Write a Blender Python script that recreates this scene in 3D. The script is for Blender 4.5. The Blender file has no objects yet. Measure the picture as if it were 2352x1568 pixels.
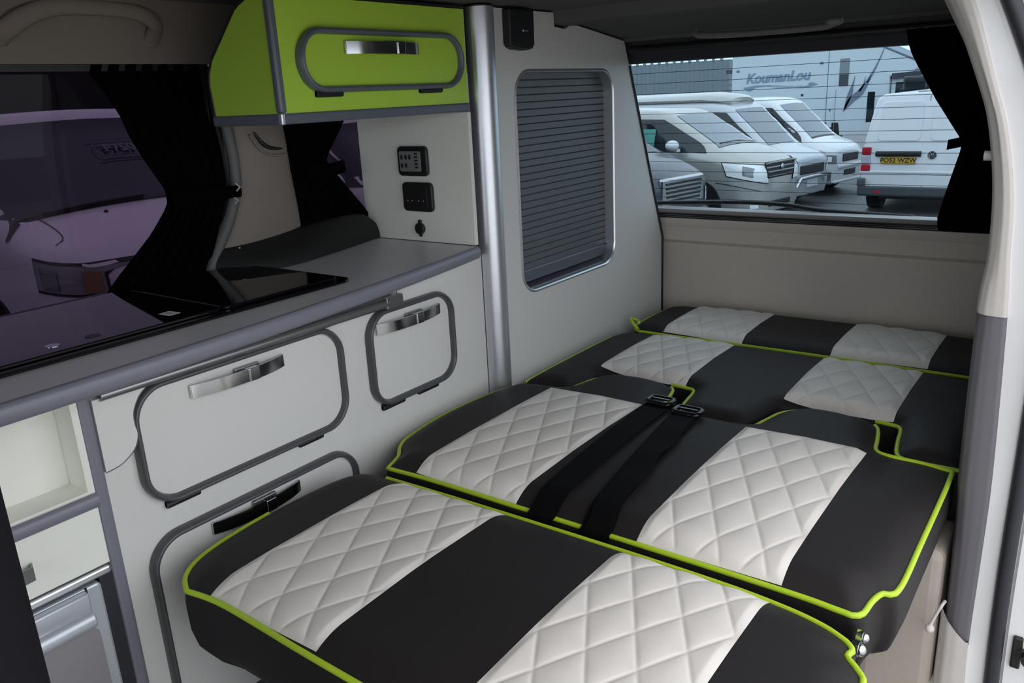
import bpy, bmesh, math, random
from mathutils import Vector, Matrix, Euler
R_ = random.Random(7)
SC = bpy.context.scene
COL = SC.collection
PI = math.pi

# ------------------------------------------------------------------ helpers
def lin(c):
    c = c / 255.0
    return c / 12.92 if c <= 0.04045 else ((c + 0.055) / 1.055) ** 2.4
def srgb(r, g, b): return (lin(r), lin(g), lin(b), 1)

def mat(name, col, rough=0.5, metal=0.0, spec=0.5, nscale=60, nvar=0.05, bump=0.0, bscale=400, coat=0.0, emit=None):
    m = bpy.data.materials.new(name); m.use_nodes = True
    nt = m.node_tree; b = nt.nodes['Principled BSDF']
    b.inputs['Roughness'].default_value = rough
    b.inputs['Metallic'].default_value = metal
    b.inputs['Specular IOR Level'].default_value = spec
    b.inputs['Coat Weight'].default_value = coat
    tc = nt.nodes.new('ShaderNodeTexCoord')
    n = nt.nodes.new('ShaderNodeTexNoise'); n.inputs['Scale'].default_value = nscale; n.inputs['Detail'].default_value = 3
    nt.links.new(tc.outputs['Object'], n.inputs['Vector'])
    mx = nt.nodes.new('ShaderNodeMix'); mx.data_type = 'RGBA'
    c = tuple(col)
    mx.inputs[6].default_value = tuple(min(1, x * (1 - nvar)) for x in c[:3]) + (1,)
    mx.inputs[7].default_value = tuple(min(1, x * (1 + nvar)) for x in c[:3]) + (1,)
    nt.links.new(n.outputs['Fac'], mx.inputs[0]); nt.links.new(mx.outputs[2], b.inputs['Base Color'])
    if bump > 0:
        n2 = nt.nodes.new('ShaderNodeTexNoise'); n2.inputs['Scale'].default_value = bscale; n2.inputs['Detail'].default_value = 2
        nt.links.new(tc.outputs['Object'], n2.inputs['Vector'])
        bp = nt.nodes.new('ShaderNodeBump'); bp.inputs['Strength'].default_value = bump; bp.inputs['Distance'].default_value = 0.002
        nt.links.new(n2.outputs['Fac'], bp.inputs['Height']); nt.links.new(bp.outputs['Normal'], b.inputs['Normal'])
    return m

def glassmat(name, tint, gloss=0.06, rough=0.0):
    """thin pane: tinted transparency with a fresnel reflection"""
    m = bpy.data.materials.new(name); m.use_nodes = True
    nt = m.node_tree; nt.nodes.remove(nt.nodes['Principled BSDF'])
    out = nt.nodes['Material Output']
    t = nt.nodes.new('ShaderNodeBsdfTransparent'); t.inputs[0].default_value = tuple(tint) + (1,)
    g = nt.nodes.new('ShaderNodeBsdfGlossy'); g.inputs['Roughness'].default_value = rough
    lw = nt.nodes.new('ShaderNodeFresnel'); lw.inputs['IOR'].default_value = 1.4
    ml = nt.nodes.new('ShaderNodeMath'); ml.operation = 'MULTIPLY'; ml.inputs[1].default_value = gloss / 0.06
    nt.links.new(lw.outputs[0], ml.inputs[0])
    mx = nt.nodes.new('ShaderNodeMixShader')
    nt.links.new(ml.outputs[0], mx.inputs[0]); nt.links.new(t.outputs[0], mx.inputs[1]); nt.links.new(g.outputs[0], mx.inputs[2])
    nt.links.new(mx.outputs[0], out.inputs[0])
    return m

M = {}
M['board'] = mat('white_laminate_board', (0.72, 0.71, 0.69, 1), 0.38, nvar=0.02)
M['board_in'] = mat('cream_board', (0.86, 0.86, 0.79, 1), 0.5, nvar=0.02)
M['lime'] = mat('lime_gloss_board', (0.45, 0.70, 0.07, 1), 0.3, nvar=0.02)
M['greytrim'] = mat('grey_edge_trim', (0.20, 0.20, 0.245, 1), 0.38, nvar=0.05)
M['rim'] = mat('dark_grey_door_rim', (0.075, 0.078, 0.085, 1), 0.35)
M['rimlock'] = mat('blue_grey_door_rim', (0.12, 0.135, 0.165, 1), 0.33)
M['worktop'] = mat('grey_speckled_worktop', (0.70, 0.70, 0.71, 1), 0.36, nscale=900, nvar=0.15)
M['silver'] = mat('satin_silver_pole', (0.74, 0.76, 0.81, 1), 0.36, metal=0.85)
M['chrome'] = mat('chrome', (0.55, 0.56, 0.58, 1), 0.14, metal=1.0, nvar=0.01)
M['railgrey'] = mat('grey_metal_rail', (0.30, 0.30, 0.31, 1), 0.3, metal=0.8)
M['blackp'] = mat('black_plastic', (0.012, 0.012, 0.013, 1), 0.45, nvar=0.1)
M['blackgloss'] = mat('black_glass', (0.006, 0.005, 0.007, 1), 0.03, spec=0.3, nvar=0.05)
M['blackcloth'] = mat('black_curtain_cloth', (0.002, 0.002, 0.0028, 1), 0.95, spec=0.03, nvar=0.15, nscale=200)
M['vinyl'] = mat('charcoal_leatherette', (0.0175, 0.0148, 0.0155, 1), 0.58, spec=0.22, nvar=0.08, bump=0.12, bscale=900)
M['cream'] = mat('cream_quilted_leatherette', (0.72, 0.675, 0.635, 1), 0.46, spec=0.4, nvar=0.03, bump=0.1, bscale=900)
M['piping'] = mat('lime_piping', (0.42, 0.60, 0.025, 1), 0.45, nvar=0.06)
M['webbing'] = mat('black_seat_belt_webbing', (0.003, 0.003, 0.0035, 1), 0.7, spec=0.08, nvar=0.15, nscale=500, bump=0.15, bscale=700)
M['beige'] = mat('beige_trim_plastic', (0.40, 0.345, 0.30, 1), 0.55, bump=0.08, bscale=1200)
M['beige2'] = mat('pale_beige_pillar_trim', (0.60, 0.56, 0.53, 1), 0.5, bump=0.06, bscale=1200)
M['greyplastic'] = mat('grey_lower_trim_plastic', (0.155, 0.145, 0.165, 1), 0.5, bump=0.08, bscale=1000)
M['darkplastic'] = mat('dark_sill_plastic', (0.018, 0.018, 0.018, 1), 0.65, spec=0.3)
M['beige3'] = mat('shaded_beige_pillar_trim', (0.22, 0.185, 0.16, 1), 0.6, bump=0.08, bscale=1200)  # beige trim with the pillar's shade put into its colour
M['tailgate'] = mat('beige_tailgate_trim', (0.62, 0.55, 0.495, 1), 0.55, bump=0.08, bscale=1200)
M['headliner'] = mat('headliner_cloth', (0.21, 0.178, 0.155, 1), 0.9, spec=0.1, nscale=300, nvar=0.08)
M['roofcloth'] = mat('grey_roof_cloth', (0.13, 0.13, 0.13, 1), 0.9, spec=0.1, nscale=300, nvar=0.08)
M['whitepaint'] = mat('white_body_paint', (0.80, 0.80, 0.81, 1), 0.25, nvar=0.01, coat=0.5)
M['rubber'] = mat('black_rubber_seal', (0.022, 0.022, 0.03, 1), 0.5)
M['blind'] = mat('grey_tambour_slats', (0.125, 0.14, 0.16, 1), 0.42)
M['floor'] = mat('grey_vinyl_floor', (0.22, 0.21, 0.20, 1), 0.5, nscale=200, nvar=0.2)
M['fridge'] = mat('silver_fridge_plastic', (0.52, 0.55, 0.60, 1), 0.3, metal=0.35)
M['fridgepanel'] = mat('grey_fridge_panel', (0.27, 0.26, 0.28, 1), 0.4)
M['white'] = mat('white_paper', (0.85, 0.85, 0.88, 1), 0.6, nvar=0.01)
M['seatcloth'] = mat('dark_seat_cloth', (0.008, 0.0075, 0.010, 1), 0.9, spec=0.1)
M['lcdgrey'] = mat('grey_control_fascia', (0.20, 0.22, 0.21, 1), 0.4)
M['led'] = mat('pale_marking', (0.5, 0.5, 0.48, 1), 0.5)
M['screw'] = mat('grey_hook_plastic', (0.35, 0.33, 0.32, 1), 0.4)
# outside
M['asphalt'] = mat('wet_yard_tarmac', (0.085, 0.085, 0.09, 1), 0.45, nscale=3, nvar=0.35)
M['carsilver'] = mat('silver_beige_car_paint', (0.42, 0.42, 0.41, 1), 0.28, metal=0.3, coat=0.6, nvar=0.01)
M['carwhite'] = mat('white_car_paint', (0.72, 0.74, 0.78, 1), 0.25, coat=0.6, nvar=0.01)
M['carpearl'] = mat('pearl_car_paint', (0.52, 0.55, 0.60, 1), 0.25, metal=0.2, coat=0.6, nvar=0.01)
M['cardark'] = mat('dark_blue_grey_car_paint', (0.045, 0.052, 0.075, 1), 0.3, metal=0.2, coat=0.4, nvar=0.02)
M['carglass'] = mat('car_windscreen_glass', (0.16, 0.20, 0.24, 1), 0.06, spec=0.9)
M['cardarkglass'] = mat('car_side_glass', (0.012, 0.02, 0.028, 1), 0.06, spec=0.6)
M['vandark'] = mat('dark_windscreen_glass', (0.03, 0.04, 0.055, 1), 0.05, spec=0.5)
M['lamp'] = mat('clear_headlamp', (0.85, 0.88, 0.90, 1), 0.1, metal=0.0, spec=0.8)
M['lampin'] = mat('headlamp_bowl', (0.24, 0.26, 0.28, 1), 0.15, metal=0.6)
M['redlamp'] = mat('red_tail_lamp', (0.42, 0.015, 0.04, 1), 0.2)
M['tyre'] = mat('tyre_rubber', (0.012, 0.012, 0.014, 1), 0.8)
M['alloy'] = mat('alloy_wheel', (0.35, 0.36, 0.38, 1), 0.3, metal=0.8)
M['plateyellow'] = mat('yellow_number_plate', (0.60, 0.36, 0.02, 1), 0.4)
M['motorhome'] = mat('motorhome_white_panel', (0.66, 0.74, 0.80, 1), 0.35, nvar=0.02)
M['mhgraphic'] = mat('grey_vehicle_graphic', (0.17, 0.22, 0.30, 1), 0.5)
M['mhletter'] = mat('blue_grey_lettering', (0.26, 0.34, 0.46, 1), 0.5)
M['shed'] = mat('grey_shed_sheet', (0.22, 0.27, 0.31, 1), 0.6, nvar=0.04)
M['darkwall'] = mat('dark_boundary_boards', (0.02, 0.02, 0.02, 1), 0.9)
M['green'] = mat('green_sticker', (0.10, 0.36, 0.32, 1), 0.5)
M['amber'] = mat('amber_indicator', (0.30, 0.17, 0.10, 1), 0.3)

def place(o, parent):
    COL.objects.link(o)
    if parent is not None: o.parent = parent

def rootloc(p):
    v = Vector((0, 0, 0))
    while p is not None:
        v += p.location; p = p.parent
    return v

def thing(name, label, cat, loc=(0, 0, 0), group=None, kind=None):
    o = bpy.data.objects.new(name, None); o.empty_display_size = 0.05
    COL.objects.link(o); o.location = loc
    if label: o['label'] = label
    if cat: o['category'] = cat
    if group: o['group'] = group
    if kind: o['kind'] = kind
    return o

def tag(o, label=None, cat=None, group=None, kind=None):
    if label: o['label'] = label
    if cat: o['category'] = cat
    if group: o['group'] = group
    if kind: o['kind'] = kind
    return o

def obj(name, bm, m, parent=None, smooth=None, local=False, bevel=0, bseg=2):
    """links one mesh object. Geometry is given in world coordinates unless local."""
    bmesh.ops.recalc_face_normals(bm, faces=bm.faces[:])
    if parent is not None and not local:
        bmesh.ops.translate(bm, verts=bm.verts[:], vec=-rootloc(parent))
    me = bpy.data.meshes.new(name); bm.to_mesh(me); bm.free()
    for mm in (m if isinstance(m, (list, tuple)) else [m]): me.materials.append(mm)
    o = bpy.data.objects.new(name, me); place(o, parent)
    if smooth is not None:
        me.polygons.foreach_set('use_smooth', [True] * len(me.polygons))
        me.update()
        try: me.set_sharp_from_angle(angle=math.radians(smooth))
        except Exception: pass
    if bevel:
        b = o.modifiers.new('edge', 'BEVEL'); b.width = bevel; b.segments = bseg; b.limit_method = 'ANGLE'; b.angle_limit = math.radians(40)
    return o

def NB(): return bmesh.new()

def box(bm, lo, hi, rot=None, piv=None):
    vs = [bm.verts.new((x, y, z)) for x in (lo[0], hi[0]) for y in (lo[1], hi[1]) for z in (lo[2], hi[2])]
    for f in ((0, 1, 3, 2), (4, 6, 7, 5), (0, 4, 5, 1), (2, 3, 7, 6), (0, 2, 6, 4), (1, 5, 7, 3)):
        bm.faces.new([vs[i] for i in f])
    if rot is not None: bmesh.ops.rotate(bm, verts=vs, cent=piv or Vector([(a + b) / 2 for a, b in zip(lo, hi)]), matrix=rot)
    return vs

def prism(bm, poly, axis, a, b):
    """poly: 2-D points on the plane normal to axis (x: (y,z), y: (x,z), z: (x,y))"""
    def P(p, h): return {'x': (h, p[0], p[1]), 'y': (p[0], h, p[1]), 'z': (p[0], p[1], h)}[axis]
    A = [bm.verts.new(P(p, a)) for p in poly]; B = [bm.verts.new(P(p, b)) for p in poly]
    n = len(poly)
    bm.faces.new(A); bm.faces.new(B[::-1])
    for i in range(n): bm.faces.new((A[i], A[(i + 1) % n], B[(i + 1) % n], B[i]))
    return A + B

def holed(bm, outer, holes, axis, a, b):
    """plate with holes"""
    def P(p, h): return {'x': (h, p[0], p[1]), 'y': (p[0], h, p[1]), 'z': (p[0], p[1], h)}[axis]
    for h in (a, b):
        es = []
        for loop in [outer] + holes:
            vs = [bm.verts.new(P(p, h)) for p in loop]
            es += [bm.edges.new((vs[i], vs[(i + 1) % len(vs)])) for i in range(len(vs))]
        bmesh.ops.triangle_fill(bm, use_beauty=True, use_dissolve=False, edges=es)
    for loop in [outer] + holes:
        A = [bm.verts.new(P(p, a)) for p in loop]; B = [bm.verts.new(P(p, b)) for p in loop]
        for i in range(len(loop)):
            j = (i + 1) % len(loop); bm.faces.new((A[i], A[j], B[j], B[i]))
    bmesh.ops.remove_doubles(bm, verts=bm.verts[:], dist=1e-6)

def rrect(x0, x1, y0, y1, r, n=7):
    rr = r if isinstance(r, (list, tuple)) else [r] * 4
    pts = []
    for (cx, cy, a0), q in zip(((x1, y1, 0), (x0, y1, 90), (x0, y0, 180), (x1, y0, 270)), rr):
        sx = -1 if cx == x1 else 1; sy = -1 if cy == y1 else 1
        for k in range(n + 1):
            a = math.radians(a0 + 90 * k / n)
            pts.append((cx + sx * q + q * math.cos(a), cy + sy * q + q * math.sin(a)))
    return pts

def tube(bm, pts, r, n=10, closed=False, up=None, sx=1.0, sy=1.0, caps=True):
    pts = [Vector(p) for p in pts]; N = len(pts); rings = []; prev = None
    for i, p in enumerate(pts):
        if closed: t = pts[(i + 1) % N] - pts[i - 1]
        else: t = pts[min(i + 1, N - 1)] - pts[max(i - 1, 0)]
        if t.length < 1e-9: t = Vector((0, 0, 1))
        t.normalize()
        if up is not None:
            u = Vector(up); s = t.cross(u); s = s.normalized() if s.length > 1e-6 else t.orthogonal().normalized(); u = s.cross(t).normalized()
        else:
            if prev is None: s = t.orthogonal().normalized()
            else:
                s = prev - t * prev.dot(t); s = s.normalized() if s.length > 1e-6 else t.orthogonal().normalized()
            u = s.cross(t).normalized(); prev = s
        rad = r[i] if isinstance(r, (list, tuple)) else r
        rings.append([bm.verts.new(p + s * math.cos(2 * PI * k / n) * rad * sx + u * math.sin(2 * PI * k / n) * rad * sy) for k in range(n)])
    for i in range(N if closed else N - 1):
        a = rings[i]; b = rings[(i + 1) % N]
        for k in range(n): bm.faces.new((a[k], a[(k + 1) % n], b[(k + 1) % n], b[k]))
    if not closed and caps:
        bm.faces.new(rings[0][::-1]); bm.faces.new(rings[-1])

def strap(bm, pts, w, t, wdir):
    """flat band of width w along wdir, thickness t"""
    pts = [Vector(p) for p in pts]; N = len(pts); wd = Vector(wdir).normalized(); rings = []
    for i, p in enumerate(pts):
        tg = (pts[min(i + 1, N - 1)] - pts[max(i - 1, 0)]).normalized()
        nn = tg.cross(wd).normalized()
        rings.append([bm.verts.new(p + wd * a * w / 2 + nn * b * t / 2) for a, b in ((-1, -1), (1, -1), (1, 1), (-1, 1))])
    for i in range(N - 1):
        for k in range(4): bm.faces.new((rings[i][k], rings[i][(k + 1) % 4], rings[i + 1][(k + 1) % 4], rings[i + 1][k]))
    bm.faces.new(rings[0][::-1]); bm.faces.new(rings[-1])

def cyl(bm, c, r, h, axis='z', n=24, r2=None):
    mt = {'z': Matrix(), 'x': Matrix.Rotation(PI / 2, 4, 'Y'), 'y': Matrix.Rotation(-PI / 2, 4, 'X')}[axis]
    bmesh.ops.create_cone(bm, cap_ends=True, segments=n, radius1=r, radius2=r if r2 is None else r2, depth=h, matrix=Matrix.Translation(c) @ mt)

def ball(bm, c, r, sc=(1, 1, 1), u=16, v=10, rot=None):
    m = Matrix.Translation(c) @ (rot or Matrix()) @ Matrix.Diagonal((sc[0], sc[1], sc[2], 1))
    bmesh.ops.create_uvsphere(bm, u_segments=u, v_segments=v, radius=r, matrix=m)

def grid(bm, f, nu, nv, wrap=False):
    V = [[bm.verts.new(f(i / nu, j / nv)) for j in range(nv + 1)] for i in range(nu if wrap else nu + 1)]
    for i in range(nu):
        for j in range(nv):
            a, b = V[i], V[(i + 1) % len(V)]
            try: bm.faces.new((a[j], b[j], b[j + 1], a[j + 1]))
            except ValueError: pass
    return V

def catmull(pts, per=8, closed=False):
    n = len(pts); out = []
    for i in range(n if closed else n - 1):
        p0 = pts[(i - 1) % n] if closed or i > 0 else pts[0]
        p1 = pts[i]; p2 = pts[(i + 1) % n]; p3 = pts[(i + 2) % n] if closed or i + 2 < n else pts[-1]
        for k in range(per):
            t = k / per
            out.append(tuple(0.5 * ((2 * b) + (-a + c) * t + (2 * a - 5 * b + 4 * c - d) * t * t + (-a + 3 * b - 3 * c + d) * t ** 3) for a, b, c, d in zip(p0, p1, p2, p3)))
    if not closed: out.append(tuple(pts[-1]))
    return out

def resample(pts, n):
    L = [0]
    for a, b in zip(pts[:-1], pts[1:]): L.append(L[-1] + math.dist(a, b))
    out = []; k = 0
    for i in range(n + 1):
        s = L[-1] * i / n
        while k < len(L) - 2 and L[k + 1] < s: k += 1
        t = (s - L[k]) / max(1e-9, L[k + 1] - L[k])
        out.append(tuple(a + (b - a) * t for a, b in zip(pts[k], pts[k + 1])))
    return out

def interp(tab, x):
    if x <= tab[0][0]: return tab[0][1:]
    for a, b in zip(tab[:-1], tab[1:]):
        if x <= b[0]:
            t = (x - a[0]) / (b[0] - a[0]); return tuple(p + (q - p) * t for p, q in zip(a[1:], b[1:]))
    return tab[-1][1:]

def text(name, s, size, m, parent, mw, extrude=0.002, shear=0.0, bold=0.0, align='CENTER'):
    c = bpy.data.curves.new(name, 'FONT'); c.body = s; c.size = size; c.extrude = extrude; c.shear = shear; c.offset = bold
    c.align_x = align; c.align_y = 'CENTER'; c.materials.append(m)
    t_ = bpy.data.objects.new(name + '_outline', c); COL.objects.link(t_)
    bpy.context.view_layer.update()
    me = bpy.data.meshes.new_from_object(t_.evaluated_get(bpy.context.evaluated_depsgraph_get())); me.name = name
    bpy.data.objects.remove(t_); bpy.data.curves.remove(c)
    if not me.materials: me.materials.append(m)
    o = bpy.data.objects.new(name, me); place(o, parent)
    o.matrix_local = mw
    return o

# ------------------------------------------------------------------ camera (eye height 1.14 m over the van floor, just outside the sliding door)
yaw, pit, rol = -0.643818148, -0.296232356, -0.0494630442
cy, sy, cp, sp = math.cos(yaw), math.sin(yaw), math.cos(pit), math.sin(pit)
fw = Vector((sy * cp, cy * cp, sp)); rt = Vector((cy, -sy, 0)); up = rt.cross(fw)
c_, s_ = math.cos(rol), math.sin(rol)
rt, up = c_ * rt + s_ * up, -s_ * rt + c_ * up
cam = bpy.data.cameras.new('camera'); co = bpy.data.objects.new('camera', cam); COL.objects.link(co)
cam.sensor_fit = 'HORIZONTAL'; cam.sensor_width = 36; cam.lens = 1855.346 / 2352 * 36; cam.clip_start = 0.02; cam.clip_end = 500
co.matrix_world = Matrix(((rt.x, up.x, -fw.x, 0), (rt.y, up.y, -fw.y, 0), (rt.z, up.z, -fw.z, 1.14), (0, 0, 0, 1)))
SC.camera = co

# ------------------------------------------------------------------ world: bright overcast sky
w = bpy.data.worlds.new('overcast'); SC.world = w; w.use_nodes = True
nt = w.node_tree; bg = nt.nodes['Background']
tc = nt.nodes.new('ShaderNodeTexCoord'); sx = nt.nodes.new('ShaderNodeSeparateXYZ'); rp = nt.nodes.new('ShaderNodeValToRGB')
nt.links.new(tc.outputs['Generated'], sx.inputs[0]); nt.links.new(sx.outputs['Z'], rp.inputs[0]); nt.links.new(rp.outputs[0], bg.inputs[0])
rp.color_ramp.elements[0].position = 0.0; rp.color_ramp.elements[0].color = (0.86, 0.93, 1.0, 1)
rp.color_ramp.elements[1].position = 0.8; rp.color_ramp.elements[1].color = (1.0, 1.0, 1.02, 1)
bg.inputs[1].default_value = 2.5
SC.view_settings.view_transform = 'Standard'; SC.view_settings.look = 'None'
SC.view_settings.exposure = 0.0; SC.view_settings.gamma = 1.0; SC.view_settings.use_curve_mapping = False
SC.cycles.max_bounces = 10; SC.cycles.diffuse_bounces = 6; SC.cycles.transparent_max_bounces = 12; SC.cycles.caustics_reflective = False; SC.cycles.caustics_refractive = False
# ------------------------------------------------------------------ van shell
def yr(z): return 2.53 - max(0.0, z - 0.65) * 0.44          # inner face of the leaning tailgate
def slab(bm, x0, x1, z0, z1, o0, o1, nz=1):
    for k in range(nz):
        a = z0 + (z1 - z0) * k / nz; b = z0 + (z1 - z0) * (k + 1) / nz
        vs = [bm.verts.new((x, yr(z) + o, z)) for x in (x0, x1) for z in (a, b) for o in (o0, o1)]
        for f in ((0, 1, 3, 2), (4, 6, 7, 5), (0, 4, 5, 1), (2, 3, 7, 6), (0, 2, 6, 4), (1, 5, 7, 3)): bm.faces.new([vs[i] for i in f])

bm = NB(); box(bm, (-1.70, -1.5, -0.06), (-0.295, 2.56, 0.0)); tag(obj('floor', bm, M['floor']), kind='structure')

# ceiling: flat over the cabin, a step, then falling to the tailgate
bm = NB()
prof = [(-1.5, 1.345), (1.865, 1.340), (1.867, 1.309), (1.915, 1.304), (1.94, 1.314), (1.98, 1.315), (2.15, 1.293), (2.25, 1.281), (2.275, 1.258), (2.275, 1.42), (-1.5, 1.42)]
prism(bm, prof, 'x', -1.64, -0.23)
ceil = tag(obj('ceiling', bm, M['roofcloth'], smooth=30), kind='structure')
# curved cloth edge between the left windows and the roof
bm = NB()
edge = [(-1.575, 1.232), (-1.572, 1.262), (-1.562, 1.29), (-1.545, 1.318), (-1.515, 1.338), (-1.46, 1.348), (-1.46, 1.42), (-1.66, 1.42), (-1.66, 1.232)]
prism(bm, edge, 'y', -1.5, 2.3)
obj('headlining_edge', bm, M['headliner'], ceil, smooth=40)
# cant rail over the sliding door opening
bm = NB()
prism(bm, [(-0.30, 1.345), (-0.24, 1.30), (-0.20, 1.29), (-0.155, 1.30), (-0.15, 1.42), (-0.30, 1.42)], 'y', -1.5, 2.3)
obj('door_header', bm, M['beige2'], ceil, smooth=40)

# left body side with two window openings
W1 = rrect(-0.75, 1.088, 0.775, 1.236, 0.03)
W2 = rrect(1.262, 2.15, 0.80, 1.21, 0.03)
bm = NB()
holed(bm, [(-1.5, 0.0), (2.53, 0.0), (2.53, 0.66), (2.27, 1.25), (-1.5, 1.25)], [W1, W2], 'x', -1.60, -1.66)
wl = tag(obj('wall_left', bm, M['beige']), kind='structure')
bm = NB()   # black surround printed round the glass
holed(bm, rrect(-0.80, 1.10, 0.765, 1.245, 0.03), [rrect(-0.7, 1.07, 0.80, 1.220, 0.03)], 'x', -1.592, -1.601)
obj('window_surround', bm, M['blackp'], wl)
M['glassL'] = glassmat('dark_privacy_glass', (0.235, 0.20, 0.255), 0.012)
M['glassR'] = glassmat('tinted_rear_glass', (0.60, 0.675, 0.715), 0.02)
for n, (a, b, c, d) in (('window_1', (-0.76, 1.10, 0.76, 1.25)), ('window_2', (1.25, 2.17, 0.78, 1.23))):
    bm = NB(); box(bm, (-1.646, a, c), (-1.644, b, d)); tag(obj(n, bm, M['glassL']), kind='structure')

# pillar trim between the left windows
bm = NB()
tab = [(0.72, 1.00, 1.31), (0.79, 1.005, 1.305), (0.85, 1.04, 1.298), (0.89, 1.07, 1.289), (0.935, 1.093, 1.278), (0.98, 1.108, 1.272), (1.04, 1.11, 1.268), (1.10, 1.105, 1.262), (1.24, 1.09, 1.25)]
def fp(i, j):
    z = 0.72 + 0.52 * j; a, b = interp(tab, z)
    sec = [(0.0, -1.645), (0.0, -1.598), (0.12, -1.577), (0.32, -1.566), (0.5, -1.562), (0.75, -1.562), (0.93, -1.572), (1.0, -1.59), (1.0, -1.645)]
    k = i * 8; q = min(7, int(k)); t = k - q
    f, x = (sec[q][0] + (sec[q + 1][0] - sec[q][0]) * t, sec[q][1] + (sec[q + 1][1] - sec[q][1]) * t)
    return (x, a + (b - a) * f, z)
grid(bm, fp, 16, 26)
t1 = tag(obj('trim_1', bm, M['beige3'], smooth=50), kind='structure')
bm = NB()
tube(bm, [(-1.583, interp(tab, z)[0] + 0.004, z) for z in [0.74 + 0.02 * k for k in range(25)]], 0.013, 10)
obj('edge_seal', bm, mat('grey_draught_seal', (0.13, 0.13, 0.13, 1), 0.6), t1, smooth=60)
bm = NB()
arc = catmull([(-1.560, 1.160, 1.088), (-1.559, 1.178, 1.062), (-1.559, 1.20, 1.050), (-1.559, 1.232, 1.046)], 6)
tube(bm, arc, [0.0015 + 0.0035 * math.sin(PI * k / (len(arc) - 1)) for k in range(len(arc))], 8)
obj('belt_slot', bm, M['blackp'], t1, smooth=60)
bm = NB()
arc = catmull([(-1.561, 1.150, 1.082), (-1.56, 1.17, 1.050), (-1.56, 1.20, 1.034), (-1.56, 1.24, 1.032)], 6)
tube(bm, arc, 0.003, 8)
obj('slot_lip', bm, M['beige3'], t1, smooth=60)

# tailgate
wr = thing('wall_rear', None, None, (-0.75, 2.5, 0), kind='structure')
bm = NB()
prof = [(2.53, 0.0), (2.53, 0.35), (2.528, 0.60), (2.524, 0.632), (2.508, 0.645), (2.506, 0.668), (2.502, 0.690), (2.499, 0.694), (2.490, 0.715), (2.490, 0.724), (2.58, 0.724), (2.58, 0.0)]
prism(bm, prof, 'x', -1.60, -0.13); obj('lower_panel', bm, M['tailgate'], wr, smooth=25)
bm = NB(); slab(bm, -1.55, -0.13, 0.722, 0.738, -0.012, 0.06); obj('lower_seal', bm, M['blackp'], wr)
bm = NB(); slab(bm, -1.55, -0.13, 0.7265, 0.7285, -0.0135, 0.0); slab(bm, -1.55, -0.13, 0.732, 0.7335, -0.0135, 0.0); obj('seal_bead', bm, M['railgrey'], wr)
bm = NB(); slab(bm, -1.55, -0.13, 0.738, 0.752, 0.0, 0.06); obj('sill_strip', bm, mat('grey_painted_sill', (0.36, 0.34, 0.34, 1), 0.4), wr)
bm = NB(); slab(bm, -1.55, -0.13, 1.211, 1.27, 0.0, 0.07); obj('upper_seal', bm, M['rubber'], wr)
bm = NB(); slab(bm, -0.27, -0.13, 0.752, 1.27, 0.0, 0.07); slab(bm, -1.62, -1.50, 0.752, 1.27, 0.0, 0.07); obj('window_pillar', bm, M['blackp'], wr)
bm = NB()
tube(bm, [(-1.205, yr(1.25) - 0.004, 1.247), (-0.15, yr(1.25) - 0.004, 1.247)], 0.012, 10); obj('headlining_seal', bm, M['blackp'], wr, smooth=60)
w3 = thing('window_3', None, None, (-0.75, 2.45, 0.74), kind='structure')
bm = NB(); slab(bm, -1.52, -0.2, 0.735, 1.25, 0.045, 0.047); obj('pane', bm, M['glassR'], w3)
bm = NB()
for k in range(14):
    z = 0.785 + k * 0.0305
    tube(bm, [(-1.40, yr(z) + 0.043, z), (-0.29, yr(z) + 0.043, z)], 0.0007, 5)
obj('heating_wires', bm, mat('heater_wire', (0.012, 0.012, 0.014, 1), 0.5), w3)
# wiper resting outside along the bottom of the glass
wp = thing('rear_wiper', 'black rear wiper lying along the bottom edge of the tailgate window', 'wiper', (-0.8, 2.55, 0.75))
bm = NB(); tube(bm, catmull([(-1.30, 2.55, 0.758), (-1.0, 2.55, 0.772), (-0.82, 2.55, 0.770), (-0.70, 2.55, 0.757), (-0.45, 2.555, 0.748)], 8), 0.007, 8); obj('blade', bm, M['blackp'], wp, smooth=60)
bm = NB(); tube(bm, [(-0.82, 2.556, 0.768), (-0.62, 2.56, 0.752), (-0.46, 2.565, 0.744)], 0.006, 8); obj('arm', bm, M['blackp'], wp, smooth=60)

# right body side behind the sliding door opening
bm = NB()
prism(bm, [(-0.145, 0.0), (-0.145, 0.90), (-0.19, 1.12), (-0.27, 1.27), (-0.27, 1.33), (-0.06, 1.33), (-0.02, 0.90), (-0.02, 0.0)], 'y', 1.56, 2.53)
tag(obj('wall_right', bm, M['beige'], smooth=40), kind='structure')
tp = thing('trim_2', None, None, (-0.1, 1.5, 0), kind='structure')
PT = [(0.0, -0.150, -0.097, -0.068, -0.043), (0.13, -0.150, -0.101, -0.071, -0.046), (0.29, -0.152, -0.100, -0.073, -0.047), (0.466, -0.158, -0.100, -0.0725, -0.045),
      (0.748, -0.160, -0.110, -0.073, -0.040), (0.843, -0.154, -0.117, -0.074, -0.040), (0.95, -0.158, -0.124, -0.086, -0.048), (1.05, -0.174, -0.143, -0.104, -0.067),
      (1.117, -0.195, -0.165, -0.125, -0.090), (1.249, -0.252, -0.211, -0.178, -0.150), (1.34, -0.315, -0.262, -0.225, -0.195)]
PTs = [(p[0],) + tuple(p[1:]) for p in catmull(PT, 6)]
def strip(secf, z0, z1, n, m):
    bm = NB()
    def f(i, j):
        z = z0 + (z1 - z0) * j; sec = secf(interp(PTs, z), z)
        k = i * (len(sec) - 1); q = min(len(sec) - 2, int(k)); t = k - q
        return (sec[q][0] + (sec[q + 1][0] - sec[q][0]) * t, sec[q][1] + (sec[q + 1][1] - sec[q][1]) * t, z)
    grid(bm, f, m, n); return bm
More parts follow.
